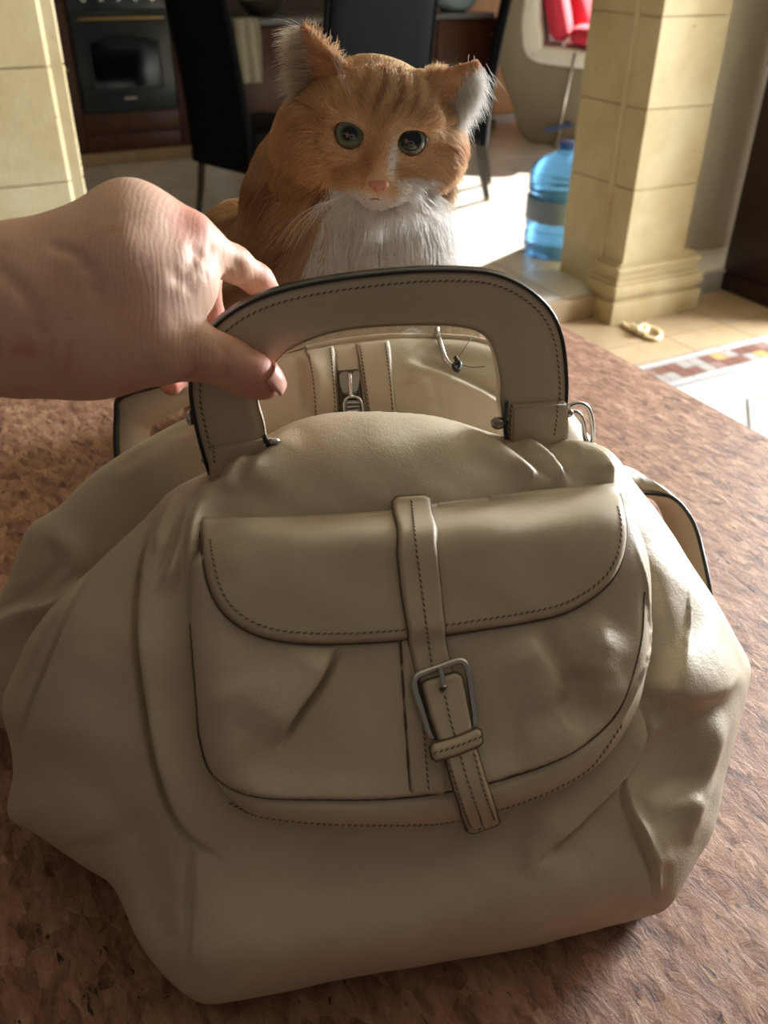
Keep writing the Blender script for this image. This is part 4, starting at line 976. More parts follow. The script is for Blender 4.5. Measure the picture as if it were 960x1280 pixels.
# ================================================================== SMOOTH BODIES (signed distance fields turned into one mesh)
class SDF:
    def __init__(s, lo, hi, res):
        s.lo = np.array(lo, float); s.res = res; s.n = np.ceil((np.array(hi)-s.lo)/res).astype(int)+1
        s.ax = [s.lo[k]+np.arange(s.n[k])*res for k in range(3)]; s.f = np.full(s.n, 1., np.float32)
    def blk(s, lo, hi):
        i0 = [max(0, int((lo[k]-s.lo[k])/s.res)-1) for k in range(3)]; i1 = [min(s.n[k], int((hi[k]-s.lo[k])/s.res)+3) for k in range(3)]
        sl = tuple(slice(a, max(b, a)) for a, b in zip(i0, i1))
        X = [s.ax[k][sl[k]].astype(np.float32).reshape([-1 if j == k else 1 for j in range(3)]) for k in range(3)]; return sl, X
    def add(s, d, sl, k, sub=False):
        a = s.f[sl]
        if sub: d = -d; h = np.clip(.5-.5*(a-d)/k, 0, 1); s.f[sl] = a*(1-h)+d*h+k*h*(1-h)
        else: h = np.clip(.5+.5*(a-d)/k, 0, 1); s.f[sl] = a*(1-h)+d*h-k*h*(1-h)
    def ell(s, c, r, k=.01, R=None, sub=False):
        c = np.array(c, float); r = np.broadcast_to(np.array(r, float), (3,)); m = r.max()+k*1.5+s.res*2
        sl, X = s.blk(c-m, c+m); P = [X[i]-np.float32(c[i]) for i in range(3)]
        if R is not None: P = [P[0]*R[0, j]+P[1]*R[1, j]+P[2]*R[2, j] for j in range(3)]
        q = np.sqrt((P[0]/r[0])**2+(P[1]/r[1])**2+(P[2]/r[2])**2); g = np.sqrt((P[0]/r[0]**2)**2+(P[1]/r[1]**2)**2+(P[2]/r[2]**2)**2)+1e-9
        s.add(q*(q-1)/g, sl, k, sub)
    def cap(s, a, b, ra, rb, k=.01, sub=False):
        a = np.array(a, float); b = np.array(b, float); m = max(ra, rb)+k*1.5+s.res*2
        sl, X = s.blk(np.minimum(a, b)-m, np.maximum(a, b)+m); e = b-a; L = e@e+1e-12
        t = np.clip(((X[0]-a[0])*e[0]+(X[1]-a[1])*e[1]+(X[2]-a[2])*e[2])/L, 0, 1)
        d = np.sqrt((X[0]-a[0]-t*e[0])**2+(X[1]-a[1]-t*e[1])**2+(X[2]-a[2]-t*e[2])**2)-(ra+(rb-ra)*t); s.add(d, sl, k, sub)
    def chain(s, pts, rs_, k=.01):
        for i in range(len(pts)-1): s.cap(pts[i], pts[i+1], rs_[i], rs_[i+1], k)
    def tri(s, a, b, c, r, k=.005, sub=False):
        a, b, c = [np.array(x, float) for x in (a, b, c)]; m = r+k*1.5+s.res*2
        sl, X = s.blk(np.minimum(np.minimum(a, b), c)-m, np.maximum(np.maximum(a, b), c)+m)
        P = np.stack(np.broadcast_arrays(*X), -1); nn = np.cross(b-a, c-a); nn = nn/np.linalg.norm(nn)
        def seg(p, q): e = q-p; w = P-p; t = np.clip((w@e)/(e@e), 0, 1); return np.linalg.norm(w-t[..., None]*e, axis=-1)
        def sd(p, q): return (np.cross(q-p, nn)@(P-p).reshape(-1, 3).T).reshape(P.shape[:-1]) <= 0
        ins = sd(a, b) & sd(b, c) & sd(c, a); d = np.where(ins, np.abs((P-a)@nn), np.minimum(np.minimum(seg(a, b), seg(b, c)), seg(c, a)))-r
        s.add(d.astype(np.float32), sl, k, sub)
    def nets(s):
        f = s.f; neg = f < 0; n = np.array(f.shape)-1
        cn = [(i, j, k) for i in (0, 1) for j in (0, 1) for k in (0, 1)]
        sh = lambda A, c: A[c[0]:c[0]+n[0], c[1]:c[1]+n[1], c[2]:c[2]+n[2]]
        cnt = sum(sh(neg, c).astype(np.int8) for c in cn); act = (cnt > 0) & (cnt < 8); ids = -np.ones(n, np.int64); ii = np.argwhere(act); ids[act] = np.arange(len(ii))
        acc = np.zeros((len(ii), 3)); w = np.zeros(len(ii))
        for a in cn:
            for ax in range(3):
                if a[ax] == 0:
                    b = list(a); b[ax] = 1; fa = f[tuple((ii+a).T)]; fb = f[tuple((ii+b).T)]; m = (fa < 0) != (fb < 0); t = np.where(m, fa/np.where(m, fa-fb, 1), 0)
                    p = np.repeat([a], len(ii), 0).astype(float); p[:, ax] += t; acc += p*m[:, None]; w += m
        V = s.lo+(ii+acc/w[:, None])*s.res; F = []
        for ax in range(3):
            o1, o2 = [(1, 2), (2, 0), (0, 1)][ax]; A = np.moveaxis(neg, ax, 0); e = neg[tuple(slice(0, -1) if k == ax else slice(None) for k in range(3))] != neg[tuple(slice(1, None) if k == ax else slice(None) for k in range(3))]
            q = np.argwhere(e); q = q[(q[:, o1] > 0) & (q[:, o2] > 0) & (q[:, o1] < n[o1]) & (q[:, o2] < n[o2])]
            d1 = np.zeros(3, int); d1[o1] = 1; d2 = np.zeros(3, int); d2[o2] = 1
            quad = np.stack([ids[tuple((q-d1-d2).T)], ids[tuple((q-d2).T)], ids[tuple(q.T)], ids[tuple((q-d1).T)]], 1); fl = ~neg[tuple(q.T)]
            quad[fl] = quad[fl][:, ::-1]; F.append(quad)
        return V, np.vstack(F)
def mesh_from(S, name, m, parent=None, relax=3):
    V, F = S.nets(); n = len(V)
    for _ in range(relax):
        acc = np.zeros_like(V); c = np.zeros(n)
        for k in range(4): np.add.at(acc, F[:, k], V[F[:, (k+1) % 4]]); np.add.at(c, F[:, k], 1); np.add.at(acc, F[:, (k+1) % 4], V[F[:, k]]); np.add.at(c, F[:, (k+1) % 4], 1)
        V = .5*V+.5*acc/c[:, None]
    return from_np(name, V, F, m, parent), V, F

# ================================================================== THE CAT
HCen = onY(465., 160., .76)
zf = np.array([-.03, -1., -.06]); zf /= np.linalg.norm(zf)                  # where the face points
yu = np.array([.11, 0, 1.]); yu = yu-zf*(yu@zf); yu /= np.linalg.norm(yu); xr = np.cross(yu, zf)      # crown and viewer's right
HCen = HCen+xr*.0045+yu*.0120; HR = np.stack([xr, yu, zf], 1)
def hp(x, y, z): return HCen+xr*x+yu*y+zf*z
S = SDF((-.34, .64, TZ+.001), (.20, 1.16, 1.40), .0029)
hell = lambda c, r, k=.012, sub=False: S.ell(hp(*c), r, k, HR, sub)
# trunk, chest, haunches, legs and tail of a sitting cat, three-quarter turned
S.ell((-.13, .97, .985), (.115, .13, .11), .03); S.ell((-.075, .90, 1.06), (.085, .10, .12), .03)
S.ell((.000, .83, 1.10), (.064, .062, .105), .03); S.ell((-.060, .865, 1.15), (.080, .07, .095), .03); S.ell((-.075, .84, 1.20), (.040, .05, .055), .03); S.ell((-.145, .93, 1.06), (.085, .11, .105), .03)
S.ell((-.155, .93, .945), (.06, .10, .07), .02); S.ell((-.02, 1.00, .95), (.07, .10, .065), .02)
S.chain([(-.03, .81, 1.05), (-.025, .80, .96), (-.025, .795, .90)], [.030, .020, .017], .015); S.chain([(.035, .815, 1.05), (.035, .805, .96), (.035, .80, .90)], [.030, .020, .017], .015)
S.ell((-.025, .780, .896), (.020, .030, .015), .008); S.ell((.035, .785, .896), (.020, .030, .015), .008)
S.ell((-.14, .855, .897), (.024, .05, .016), .01)
S.chain([(-.10, 1.08, .93), (-.02, 1.115, .905), (.07, 1.08, .90), (.10, 1.00, .90)], [.030, .026, .022, .017], .015)
S.chain([hp(-.01, -.02, -.05), (-.015, .84, 1.17), (-.03, .85, 1.12)], [.048, .058, .07], .03)     # neck
# head
hell((.002, -.006, -.018), (.055, .038, .054), .02); hell((-.033, -.026, -.004), (.034, .029, .036), .025); hell((.036, -.024, -.004), (.032, .029, .034), .025); hell((-.046, -.040, -.030), (.036, .040, .036), .03)
hell((.004, .002, .016), (.038, .027, .026), .02); S.cap(hp(.006, .004, .036), hp(.005, -.034, .050), .012, .0095, .010)
hell((-.005, -.044, .034), (.018, .013, .018), .012); hell((.017, -.045, .034), (.018, .013, .018), .012); hell((.006, -.057, .030), (.013, .009, .013), .008)
hell((-.022, .006, .031), (.017, .008, .009), .010); hell((.030, .007, .031), (.017, .008, .009), .010)
EYES = ((-.0200, -.0095, .0315), (.0272, -.0085, .0312))
for e in EYES: hell((e[0], e[1]-.0004, e[2]+.003), (.0124, .0080, .0150), .003, True)
# ears: left one turned sideways, right one flattened outwards
S.tri(hp(-.060, .008, -.022), hp(-.030, .026, -.010), hp(-.064, .050, -.008), .0028, .006); S.tri(hp(-.060, .008, -.022), hp(-.040, .024, -.030), hp(-.064, .050, -.008), .0028, .006)
S.tri(hp(.034, .028, -.006), hp(.054, .004, -.006), hp(.070, .043, .004), .0028, .006); S.tri(hp(.030, .026, -.022), hp(.056, .000, -.022), hp(.070, .043, .004), .0028, .006)
skin = mat('cat_skin', (.66, .45, .28), .8)
cat, CV, CF = mesh_from(S, 'cat', skin, None, 2)
cat['label'] = 'fluffy ginger and white cat sitting behind the handbag on the cork table'; cat['category'] = 'cat'
# eyes
def eye(c, look, pup, big=.0136):
    e = obj('eye', bmesh.new(), None, cat); bm = bmesh.new(); bmesh.ops.create_uvsphere(bm, u_segments=40, v_segments=28, radius=big); bm.to_mesh(e.data); bm.free()
    f = zf+np.array(look); f /= np.linalg.norm(f); r_ = np.cross(np.array([0, 0, 1.]), f); r_ /= np.linalg.norm(r_); u_ = np.cross(f, r_)
    e.matrix_world = Matrix(((r_[0], u_[0], f[0], 0), (r_[1], u_[1], f[1], 0), (r_[2], u_[2], f[2], 0), (0, 0, 0, 1))); e.location = Vector(hp(c[0], c[1], c[2]-.0012))
    m = mat('cat_eye', (.2, .25, .2), .12); b = NB(m); co = b.coord('Object'); sx = b.n('ShaderNodeSeparateXYZ'); b.l(co, sx.inputs[0])
    r2 = b.math(b.math(b.math(sx.outputs[0], sx.outputs[0]), b.math(sx.outputs[1], sx.outputs[1]), 'ADD'), .5, 'POWER'); rr = b.math(r2, 1/big)
    n_ = b.noise(co, 300, 3); rr2 = b.math(rr, b.math(b.math(n_, .5, 'SUBTRACT'), .10), 'ADD')
    b.col(b.ramp(rr2, [(pup-.03, (.004, .006, .005)), (pup+.05, (.05, .075, .052)), (.62, (.13, .17, .115)), (.76, (.15, .17, .10)), (.80, (.02, .018, .012)), (.86, (.012, .008, .006))]))
    b.p.inputs['Coat Weight'].default_value = .35; b.p.inputs['Coat Roughness'].default_value = .03
    e.data.materials.clear(); e.data.materials.append(m); return smooth(e)
eye(EYES[0], (.0, 0, .10), .40); eye(EYES[1], (.02, 0, .10), .56)
for e in EYES:   # dark eyelid rims
    a = np.linspace(0, 2*pi, 40, endpoint=False); tube('eyelid', [hp(e[0]+.0119*cos(t), e[1]-.0004+(.0070 if sin(t) > 0 else .0082)*sin(t)-.0012*cos(t)*(1 if e[0] < 0 else -1), e[2]+.0092-.0038*abs(cos(t))) for t in a], .0011, mat('eyelid_skin', (.10, .055, .04), .6), cat, 7, closed=True)
# nose and mouth
bm = bmesh.new(); bmesh.ops.create_icosphere(bm, subdivisions=4, radius=1)
for v_ in bm.verts:
    x, y, z = v_.co; w_ = 1-.50*max(0, -y); k = .0084*w_*x; v_.co = Vector(hp(.0060+k, -.0395+.0064*y, .0548+.0056*z-(.0012 if abs(abs(x)-.45) < .16 and y < -.1 and z > 0 else 0)))
smooth(obj('nose', bm, mat('pink_nose', (.60, .27, .20), .5), cat))
tube('mouth', [hp(.006+.013*s_, -.0515-.0045*abs(s_), .0520-.009*abs(s_)) for s_ in np.linspace(-.8, .8, 21)], .0005, mat('mouth_line', (.30, .13, .09), .7), cat, 6)

# fur: hair curves rooted on the body
def hair(name, Rt, Dr, Ln, Colr, rad, parent, m, sag=.25, pts=5, nrm=None, lift=.35, kind='stuff'):
    n = len(Rt); t = np.linspace(0, 1, pts)[None, :, None]; L = Ln[:, None, None]
    nn = nrm[:, None]; dd = Dr[:, None]
    P = Rt[:, None]+L*(dd*t*(1-.15*t)+nn*lift*(t-.75*t*t)+np.array([0, 0, -1.])*sag*t*t)
    hc = bpy.data.hair_curves.new(name); hc.add_curves([pts]*n)
    hc.attributes['position'].data.foreach_set('vector', P.astype(np.float32).ravel())
    ra = hc.attributes.get('radius') or hc.attributes.new('radius', 'FLOAT', 'POINT')
    ra.data.foreach_set('value', (rad[:, None]*np.array([1, .95, .8, .55, .12][:pts] if pts == 5 else np.linspace(1, .1, pts))[None]).astype(np.float32).ravel())
    at = hc.attributes.new('hcol', 'FLOAT_COLOR', 'CURVE'); at.data.foreach_set('color', np.c_[Colr, np.ones(n)].astype(np.float32).ravel())
    hc.materials.append(m); o = bpy.data.objects.new(name, hc); link(o, parent)
    if kind: o['kind'] = kind
    return o
fm = bpy.data.materials.new('fur'); fm.use_nodes = True; t_ = fm.node_tree; t_.nodes.clear()
o_ = t_.nodes.new('ShaderNodeOutputMaterial'); at_ = t_.nodes.new('ShaderNodeAttribute'); at_.attribute_name = 'hcol'
df = t_.nodes.new('ShaderNodeBsdfDiffuse'); tr = t_.nodes.new('ShaderNodeBsdfTranslucent'); gl = t_.nodes.new('ShaderNodeBsdfGlossy'); gl.inputs['Roughness'].default_value = .45
m1 = t_.nodes.new('ShaderNodeMixShader'); m1.inputs[0].default_value = .42; m2 = t_.nodes.new('ShaderNodeMixShader'); m2.inputs[0].default_value = .06
for q_ in (df, tr): t_.links.new(at_.outputs['Color'], q_.inputs[0])
t_.links.new(df.outputs[0], m1.inputs[1]); t_.links.new(tr.outputs[0], m1.inputs[2]); t_.links.new(m1.outputs[0], m2.inputs[1]); t_.links.new(gl.outputs[0], m2.inputs[2]); t_.links.new(m2.outputs[0], o_.inputs[0])
M['fur'] = fm
T3 = np.vstack([CF[:, [0, 1, 2]], CF[:, [0, 2, 3]]]); e1 = CV[T3[:, 1]]-CV[T3[:, 0]]; e2 = CV[T3[:, 2]]-CV[T3[:, 0]]; cx_ = np.cross(e1, e2); ar = np.linalg.norm(cx_, axis=1)/2; fn = cx_/(2*ar[:, None]+1e-15)
vn = np.zeros_like(CV)
for k in range(3): np.add.at(vn, T3[:, k], cx_)
vn /= np.linalg.norm(vn, axis=1)[:, None]+1e-12
if ((CV+vn*.001)[:, 2].max() < (CV-vn*.001)[:, 2].max()): vn = -vn
cen = CV[T3].mean(1); hl = (cen-HCen)@HR
onhead = (hl[:, 2] > -.05) & (np.abs(hl[:, 0]) < .11) & (hl[:, 1] > -.062)
visible = (cen[:, 2] > 1.0)
dens = np.where(onhead, 5.2, np.where(visible, 1.5, .35))
pr = ar*dens; pr /= pr.sum(); NH = 120000
ti = rng.choice(len(T3), NH, p=pr); a_, b_ = rng.random(NH), rng.random(NH); fl_ = a_+b_ > 1; a_[fl_] = 1-a_[fl_]; b_[fl_] = 1-b_[fl_]
Rt = CV[T3[ti, 0]]*(1-a_-b_)[:, None]+CV[T3[ti, 1]]*a_[:, None]+CV[T3[ti, 2]]*b_[:, None]
Nm = vn[T3[ti, 0]]*(1-a_-b_)[:, None]+vn[T3[ti, 1]]*a_[:, None]+vn[T3[ti, 2]]*b_[:, None]; Nm /= np.linalg.norm(Nm, axis=1)[:, None]+1e-12
H_ = (Rt-HCen)@HR; X, Y, Z = H_.T; head = (Z > -.055) & (np.abs(X) < .115) & (Y > -.066) & ((Y > -.045) | (Z > .018))
wob = lambda P, f, s_: np.sin(P[:, 0]*f+s_)*np.sin(P[:, 1]*f*1.1+2*s_)+np.sin(P[:, 2]*f*.9+s_*3)*np.sin((P[:, 0]+P[:, 1])*f*.7+s_)
# direction
src = hp(.006, -.030, .075); rad_ = Rt-src; rad_ /= np.linalg.norm(rad_, axis=1)[:, None]
down = np.array([.02, -.10, -1.]); bodyd = np.where(((Rt[:, 0] > -.055) & (Rt[:, 1] < .90))[:, None], down, np.array([-.55, .35, -.75]))
D = np.where(head[:, None], rad_, bodyd)
side = head & ((np.abs(X) > .045) & (Y < .0)); D[side] += yu*-.9*1 ; D[side] += xr*np.sign(X[side])[:, None]*.25
D += .22*np.stack([wob(Rt, 95, 1.), wob(Rt, 95, 2.2), wob(Rt, 95, 3.7)], 1)*np.where(head, .55, 1.)[:, None]+rng.normal(0, .13, (NH, 3))
D -= Nm*np.sum(D*Nm, 1)[:, None]*.9; D /= np.linalg.norm(D, axis=1)[:, None]+1e-9
# length
ear = ((X < -.036) & (Y > .030)) | ((X > .046) & (Y > .019) & (Z < .02))
Ln = np.where(head, .0095, .034)
Ln = np.where(head & (Y > .014), .0120, Ln); Ln = np.where(head & (np.abs(X-.004) > .048), .022, Ln); Ln = np.where(head & (Y < -.035) & (np.abs(X-.006) > .022), .022, Ln)
muz = head & (Z > .030) & (Y < -.018); Ln = np.where(muz & (np.abs(X-.006) < .024), .0055, Ln); Ln = np.where(ear, .0042, Ln)
de = np.minimum(*[np.hypot(X-e[0], (Y-e[1])*1.25) for e in EYES]); nz_ = np.hypot(X-.006, Y+.0395)
Ln = np.where(head & (de < .021), .0045, Ln)
chest = (~head) & (X > -.035) & (Rt[:, 1] < .86); Ln = np.where(chest, .036, Ln)
Ln *= rng.uniform(.7, 1.25, NH)
kp = ~((de < .0128) & (Z > .018) & head) & ~((nz_ < .0092) & (Z > .040)); kp &= Rt[:, 2] > TZ+.012
# colour
org = np.array([.68, .435, .225]); dk = np.array([.38, .180, .065]); crm = np.array([.74, .54, .33]); wht = np.array([.93, .91, .88])
C = np.repeat(org[None], NH, 0); nzv = wob(Rt, 60, .5)*.5; fine = rng.random(NH)
def mixc(C, col, f): f = np.clip(f, 0, 1)[:, None]; return C*(1-f)+col*f
# forehead stripes
Xs = X-.012-(Y-.02)*.12; fan = Xs/(1+np.clip(Y-.0, 0, .1)*6)
stripe = (.5+.5*np.cos(fan*2*pi/.0105+1.1*np.sin(Y*190+X*60)+.8*nzv))**1.6*np.exp(-(Xs/.034)**2)*sstep((Y-.0)/.016)*(Z > -.01)
C = mixc(C, dk, np.where(head, stripe*1.25, 0)); C = mixc(C, crm, np.where(head, (1-stripe)*np.exp(-(Xs/.034)**2)*sstep((Y+.004)/.02)*.75, 0))
# mackerel bands on body and cheeks
bnd = (.5+.5*np.sin((Rt[:, 0]*.8-Rt[:, 2]*1.0+Rt[:, 1]*.5)*2*pi/.045+2.5*nzv))**2
C = mixc(C, dk, np.where(~head, bnd*.75+.15*(X < -.05), 0)); C = mixc(C, crm, np.where(~head, (1-bnd)*.25*(fine > .5), 0))
C = mixc(C, crm, np.where(head, np.exp(-((de-.016)/.007)**2)*.75*(Z > 0), 0))                 # pale rims of the eyes
C = mixc(C, crm, np.where(head & (X > .02), np.clip((X-.02)/.04, 0, 1)*.55, 0))                # right cheek paler
C = mixc(C, dk*1.3, np.where(head, np.exp(-(((X-.052)/.016)**2+((Y+.012-.15*(X-.05))/.0045)**2))*.7+np.exp(-(((X+.050)/.018)**2+((Y+.008)/.004)**2))*.6, 0))
C = mixc(C, dk*1.25, np.where(head, np.exp(-(((X+.001)/.006)**2+((Y+.025)/.017)**2))*.55*(Z > .03), 0))
C = mixc(C, wht, np.where(head, np.exp(-(((X-.0135)/.0045)**2+((Y+.022)/.017)**2))*.85*(Z > .03), 0))   # white blaze right of the nose
C = mixc(C, wht, np.where(head, .92*np.clip((-.048-Y+.004*nzv)/.007+.5, 0, 1)*np.clip((.026-np.abs(X-.012))/.012+.5, 0, 1), 0))
C = mixc(C, wht, np.where(head & (Y < -.036) & (X > .018+.01*nzv) & (X < .046), .75, 0))
wz = (~head) & (X > -.040+.012*nzv-.30*(Y+.08)*(Y < -.08)*(-1)*0) & (X < .075) & (Y < -.045) & (Rt[:, 1] < .875)
C = mixc(C, wht, np.where(wz, .97, 0)); C = mixc(C, crm, np.where((~head) & ~wz & (X > -.062) & (X < -.035) & (Y < -.06), .6, 0))
C = mixc(C, wht, np.where((~head) & (Rt[:, 2] < .93) & (Rt[:, 1] < .86), .9, 0))
C = np.where(head[:, None], C*np.array([1.22, 1.25, 1.32]), C); C = mixc(C, np.array([.62, .27, .12]), np.where(ear, .7, 0))  # head colours brightened to stand in for weak front light; ears tinted
C *= rng.uniform(.80, 1.18, NH)[:, None]*(1+.12*nzv)[:, None]; C = np.clip(C, .01, .93)
rad = np.where(Ln > .02, .00034, .00026)
w = kp
hair('fur', Rt[w], D[w], Ln[w], C[w], rad[w], cat, fm, nrm=Nm[w], sag=.12, lift=.42)
# long white hairs inside and behind the ears, long guard hairs at cheeks and ruff
def tuft(name, A0, A1, n, dirs, L, spread, col, r=.00014, lift=.2, sag=.2, jit=.003):
    t = rng.random(n)[:, None]; R0 = np.array(A0)*(1-t)+np.array(A1)*t+rng.normal(0, jit, (n, 3)); d = np.array(dirs[0])*(1-t)+np.array(dirs[1])*t+rng.normal(0, spread, (n, 3)); d /= np.linalg.norm(d, axis=1)[:, None]
    c = np.clip(np.array(col)*rng.uniform(.8, 1.15, (n, 1)), 0, .9); return hair(name, R0, d, L*rng.uniform(.55, 1.15, n), c, np.full(n, r), cat, fm, sag=sag, nrm=np.repeat(zf[None], n, 0), lift=lift)
tuft('ear_fur', hp(-.064, .048, -.008), hp(-.060, .004, -.014), 1100, (xr*-1+yu*.10, xr*-1-yu*.25), .024, .22, (.74, .66, .56))
tuft('ear_fur', hp(.070, .040, .004), hp(.056, .000, -.008), 2200, (xr*.55-yu*.7, xr*.30-yu*1.0), .022, .25, (.82, .80, .76), jit=.004)
tuft('ear_fur', hp(-.062, .050, -.008), hp(-.034, .028, -.012), 600, (yu*1+xr*.1, yu*.9+xr*.3), .008, .3, (.62, .42, .24))
tuft('cheek_fur', hp(.060, -.004, -.01), hp(.060, -.055, -.01), 2000, (xr*.8-yu*.7, xr*.5-yu*.9), .020, .28, (.56, .36, .19))
tuft('ruff', hp(-.058, .000, -.02), hp(-.066, -.060, -.02), 2600, (xr*-.9-yu*.8, xr*-.8-yu*.8), .026, .26, (.42, .22, .09))
# whiskers and brow hairs
for i in range(9):
    s_ = -1 if i % 2 else 1; j = i//2; p0 = hp(.006+s_*.016, -.046-.003*j, .050); p = [p0+(xr*s_*(1-.25*t)*t+yu*(-.35+.12*j-.5*t)*t+zf*.1*t)*.062*(1+.1*j) for t in np.linspace(0, 1, 8)]
    tube('whisker', p, np.linspace(.00028, .00008, 8), mat('whisker', (.85, .83, .8), .4) if i == 0 else bpy.data.materials['whisker'], cat, 5)
for i in range(6):
    s_ = -1 if i % 2 else 1; p0 = hp(-.022 if s_ < 0 else .036, .010+.002*i, .036); p = [p0+(xr*s_*.45*t+yu*t*.9+zf*.3*t*(1-t))*.04 for t in np.linspace(0, 1, 7)]
    tube('brow_hair', p, np.linspace(.00009, .00003, 7), bpy.data.materials['whisker'], cat, 5)

# ================================================================== THE PERSON'S HAND
S = SDF((-.66, .22, 1.02), (.0, .62, 1.36), .0022)
Q = lambda px, py, Y: onY(float(px), float(py), Y)
# forearm and wrist
S.cap(Q(-900, 560, .36), Q(-330, 440, .40), .044, .038, .02); S.cap(Q(-330, 440, .40), Q(-20, 397, .425), .038, .0335, .02); S.cap(Q(-20, 392, .43), Q(60, 388, .435), .0335, .0325, .02); S.ell(Q(30, 345, .445), (.03, .03, .022), .02)
S.cap(Q(40, 440, .43), Q(120, 440, .430), .022, .022, .02)
# palm and the back of the hand
S.cap(Q(60, 372, .44), Q(150, 345, .452), .0345, .034, .02); S.cap(Q(150, 340, .455), Q(205, 345, .462), .036, .030, .02); S.ell(Q(165, 268, .462), (.019, .018, .0135), .014)
S.cap(Q(110, 425, .43), Q(190, 432, .432), .026, .021, .018)           # ball of the thumb
S.cap(Q(165, 270, .47), Q(232, 300, .475), .017, .015, .012); S.ell(Q(240, 292, .470), (.0105, .011, .0095), .008)       # index knuckle
# index finger, over the handle and down behind it
S.chain([Q(222, 312, .470), Q(256, 312, .478), Q(292, 330, .492), Q(322, 350, .503), Q(338, 366, .508)], [.0150, .0112, .0098, .0086, .0070], .006)
# middle, ring and little finger curl under, behind the handle
S.chain([Q(205, 300, .485), Q(255, 345, .512), Q(262, 395, .520), Q(250, 425, .505)], [.0125, .0100, .0088, .0075], .005)
S.chain([Q(190, 310, .50), Q(236, 375, .530), Q(240, 430, .528), Q(228, 470, .508)], [.0125, .0098, .0085, .0074], .005)
S.chain([Q(160, 330, .50), Q(195, 400, .525), Q(205, 450, .520), Q(214, 482, .498)], [.0115, .0088, .0080, .0070], .005)
# thumb in front of the handle
S.chain([Q(150, 425, .432), Q(200, 432, .434), Q(246, 440, .438), Q(282, 452, .441), Q(316, 470, .442), Q(333, 481, .442)], [.0225, .0170, .0142, .0128, .0118, .0082], .007)
# skin folds: wrist, thumb joint, web and knuckles
def groove(pts, Y, r, k=.0016):
    p = cr(pts, 14); Yv = np.linspace(Y[0], Y[1], 14)
    for i in range(13): S.cap(Q(*p[i], Yv[i]), Q(*p[i+1], Yv[i+1]), r, r, k, True)
hand, HV, HF = (None, None, None)
V, F = S.nets(); 
for _ in range(4):
    acc = np.zeros_like(V); c = np.zeros(len(V))
    for k in range(4): np.add.at(acc, F[:, k], V[F[:, (k+1) % 4]]); np.add.at(c, F[:, k], 1); np.add.at(acc, F[:, (k+1) % 4], V[F[:, k]]); np.add.at(c, F[:, (k+1) % 4], 1)
    V = .5*V+.5*acc/c[:, None]
# creases pressed into the skin: for each crease, vertices near its sight line on the near side sink a little
vn = np.zeros_like(V); tri = np.vstack([F[:, [0, 1, 2]], F[:, [0, 2, 3]]]); cx_ = np.cross(V[tri[:, 1]]-V[tri[:, 0]], V[tri[:, 2]]-V[tri[:, 0]])
for k in range(3): np.add.at(vn, tri[:, k], cx_)
vn /= np.linalg.norm(vn, axis=1)[:, None]+1e-12
def surf_pt(px, py):
    d = ray(float(px), float(py)); d = d/np.linalg.norm(d); w_ = V-CAMP; t = w_@d; e = np.linalg.norm(w_-t[:, None]*d, axis=1); k = np.where(e < .004)[0]
    return V[k[np.argmin(t[k])]] if len(k) else None
def crease(pts, depth, wd):
    P = [surf_pt(*p) for p in cr(pts, 12)]; P = np.array([p for p in P if p is not None])
    if len(P) < 2: return
    best = np.full(len(V), 1e9)
    for i in range(len(P)-1):
        a, b = P[i], P[i+1]; e = b-a; t = np.clip(((V-a)@e)/(e@e+1e-12), 0, 1); best = np.minimum(best, np.linalg.norm(V-a-t[:, None]*e, axis=1))
    V[:] = V-vn*(depth*np.exp(-(best/wd)**2))[:, None]
for pts, dp, wd in (([(0, 330), (22, 356), (36, 390), (40, 420)], .0016, .0035), ([(62, 300), (92, 312), (108, 335), (112, 362)], .0014, .003), ([(0, 300), (-20, 330)], .001, .003),
                    ([(279, 425), (284, 440), (280, 458), (274, 470)], .0010, .0016), ([(288, 428), (292, 444), (287, 460), (282, 470)], .0008, .0016), ([(232, 352), (246, 340), (252, 325), (254, 310)], .0022, .004),
                    ([(244, 362), (262, 346), (272, 330), (276, 318)], .0014, .0028), ([(300, 330), (306, 340), (304, 352)], .0007, .002), ([(185, 470), (215, 440), (236, 410)], .0012, .006)):
    crease(pts, dp, wd)
sk = mat('skin', (.62, .36, .255), .56); b = NB(sk); co = b.coord('Object')
c1 = b.mix((.64, .385, .275), (.72, .47, .355), b.ramp(b.noise(co, 22, 4, .6), [(.35, 0.), (.65, 1.)])); c2 = b.mix(c1, (.55, .21, .15), b.ramp(b.noise(co, 45, 3, .6, 1), [(.55, 0.), (.72, .55)]))
c2 = b.mix(c2, (.40, .19, .11), b.ramp(b.noise(co, 150, 2), [(.68, 0.), (.76, .35)]))
at2 = b.n('ShaderNodeAttribute'); at2.attribute_name = 'red'; c2 = b.mix(c2, (.60, .15, .11), at2.outputs['Fac']); b.col(c2)
b.p.inputs['Subsurface Weight'].default_value = .18; b.p.inputs['Subsurface Radius'].default_value = (.010, .0035, .002); b.p.inputs['Subsurface Scale'].default_value = .5
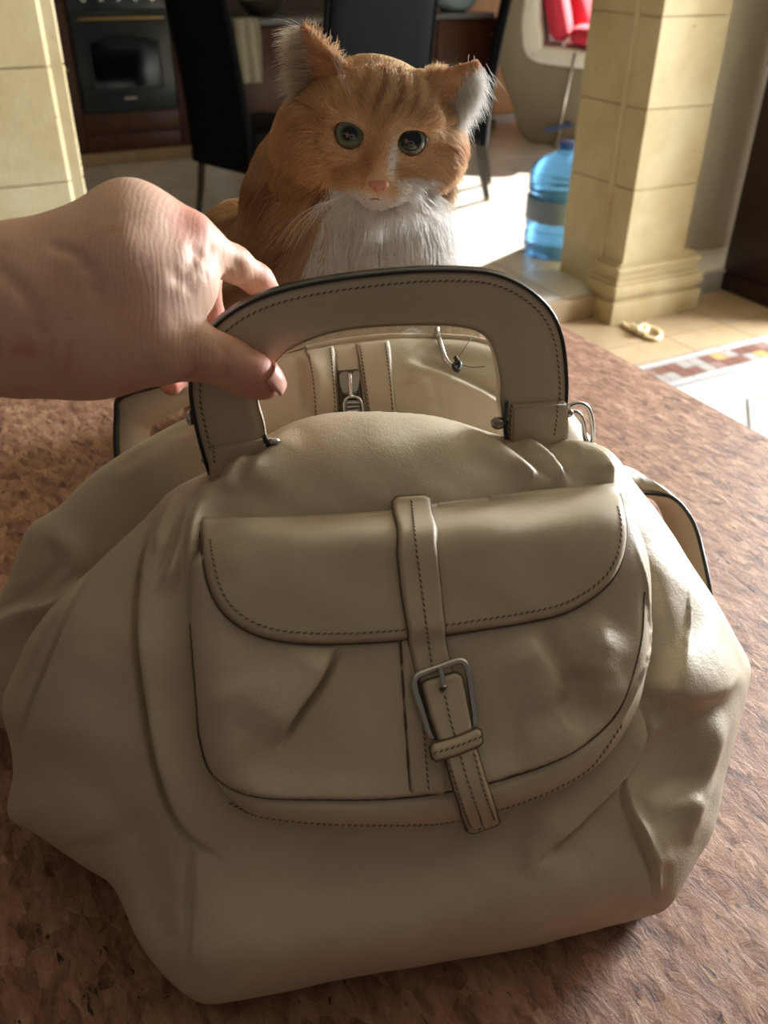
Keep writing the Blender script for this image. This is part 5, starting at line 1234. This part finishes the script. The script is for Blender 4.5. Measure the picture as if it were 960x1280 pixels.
wv = b.n('ShaderNodeTexWave', Scale=120, Distortion=9, Detail=4); wv.inputs['Detail Scale'].default_value = 1.2; b.l(b.coord('Object', (1, .5, .32), (0, 0, 0)), wv.inputs['Vector'])
bp_ = b.bump(wv.outputs[1], .10, .0006); b.bump(b.noise(co, 500, 4, .7), .30, .0005, bp_)
c0h = Q(60, 480, .45)
hand = from_np('person', V, F, sk); hand['label'] = 'person\'s bare left forearm and hand gripping the handbag handle between thumb and fingers'; hand['category'] = 'person'
ra = hand.data.attributes.new('red', 'FLOAT', 'POINT'); tips = [(Q(333, 478, .44), .022), (Q(334, 362, .505), .020), (Q(262, 400, .515), .035), (Q(214, 482, .498), .026), (Q(228, 470, .508), .02), (Q(240, 285, .465), .014)]
rv = np.zeros(len(V)); 
for c_, r_ in tips: rv = np.maximum(rv, .62*np.exp(-(np.linalg.norm(V-c_, axis=1)/r_)**2))
ra.data.foreach_set('value', rv.astype(np.float32))
# thumb nail
V2, F2 = [], []; nu_, nv_ = 14, 9
tipd = Q(346, 488, .440)-Q(322, 465, .437); tipd /= np.linalg.norm(tipd)
cN = surf_pt(334, 472)
if cN is not None:
    vw = (CAMP-cN)/np.linalg.norm(CAMP-cN); upn = np.array([.30, -.35, .9]); upn /= np.linalg.norm(upn); sdn = np.cross(tipd, upn); sdn /= np.linalg.norm(sdn); upn = np.cross(sdn, tipd)
    ax_c = Q(326, 474, .4415)
    for i in range(nu_):
        for j in range(nv_):
            s_ = i/(nu_-1); a = (j/(nv_-1)-.5)*1.55; r_ = .0121-.0034*s_**2; V2.append(ax_c+tipd*(s_*.0135-.002)+(upn*cos(a)+sdn*sin(a))*r_*(1-.0*s_))
    for i in range(nu_-1):
        for j in range(nv_-1): F2.append((i*nv_+j, (i+1)*nv_+j, (i+1)*nv_+j+1, i*nv_+j+1))
    nl = poly_mesh('thumbnail', V2, F2, mat('nail', (.74, .38, .31), .22), hand); md = nl.modifiers.new('t', 'SOLIDIFY'); md.thickness = .0007; md.offset = 0
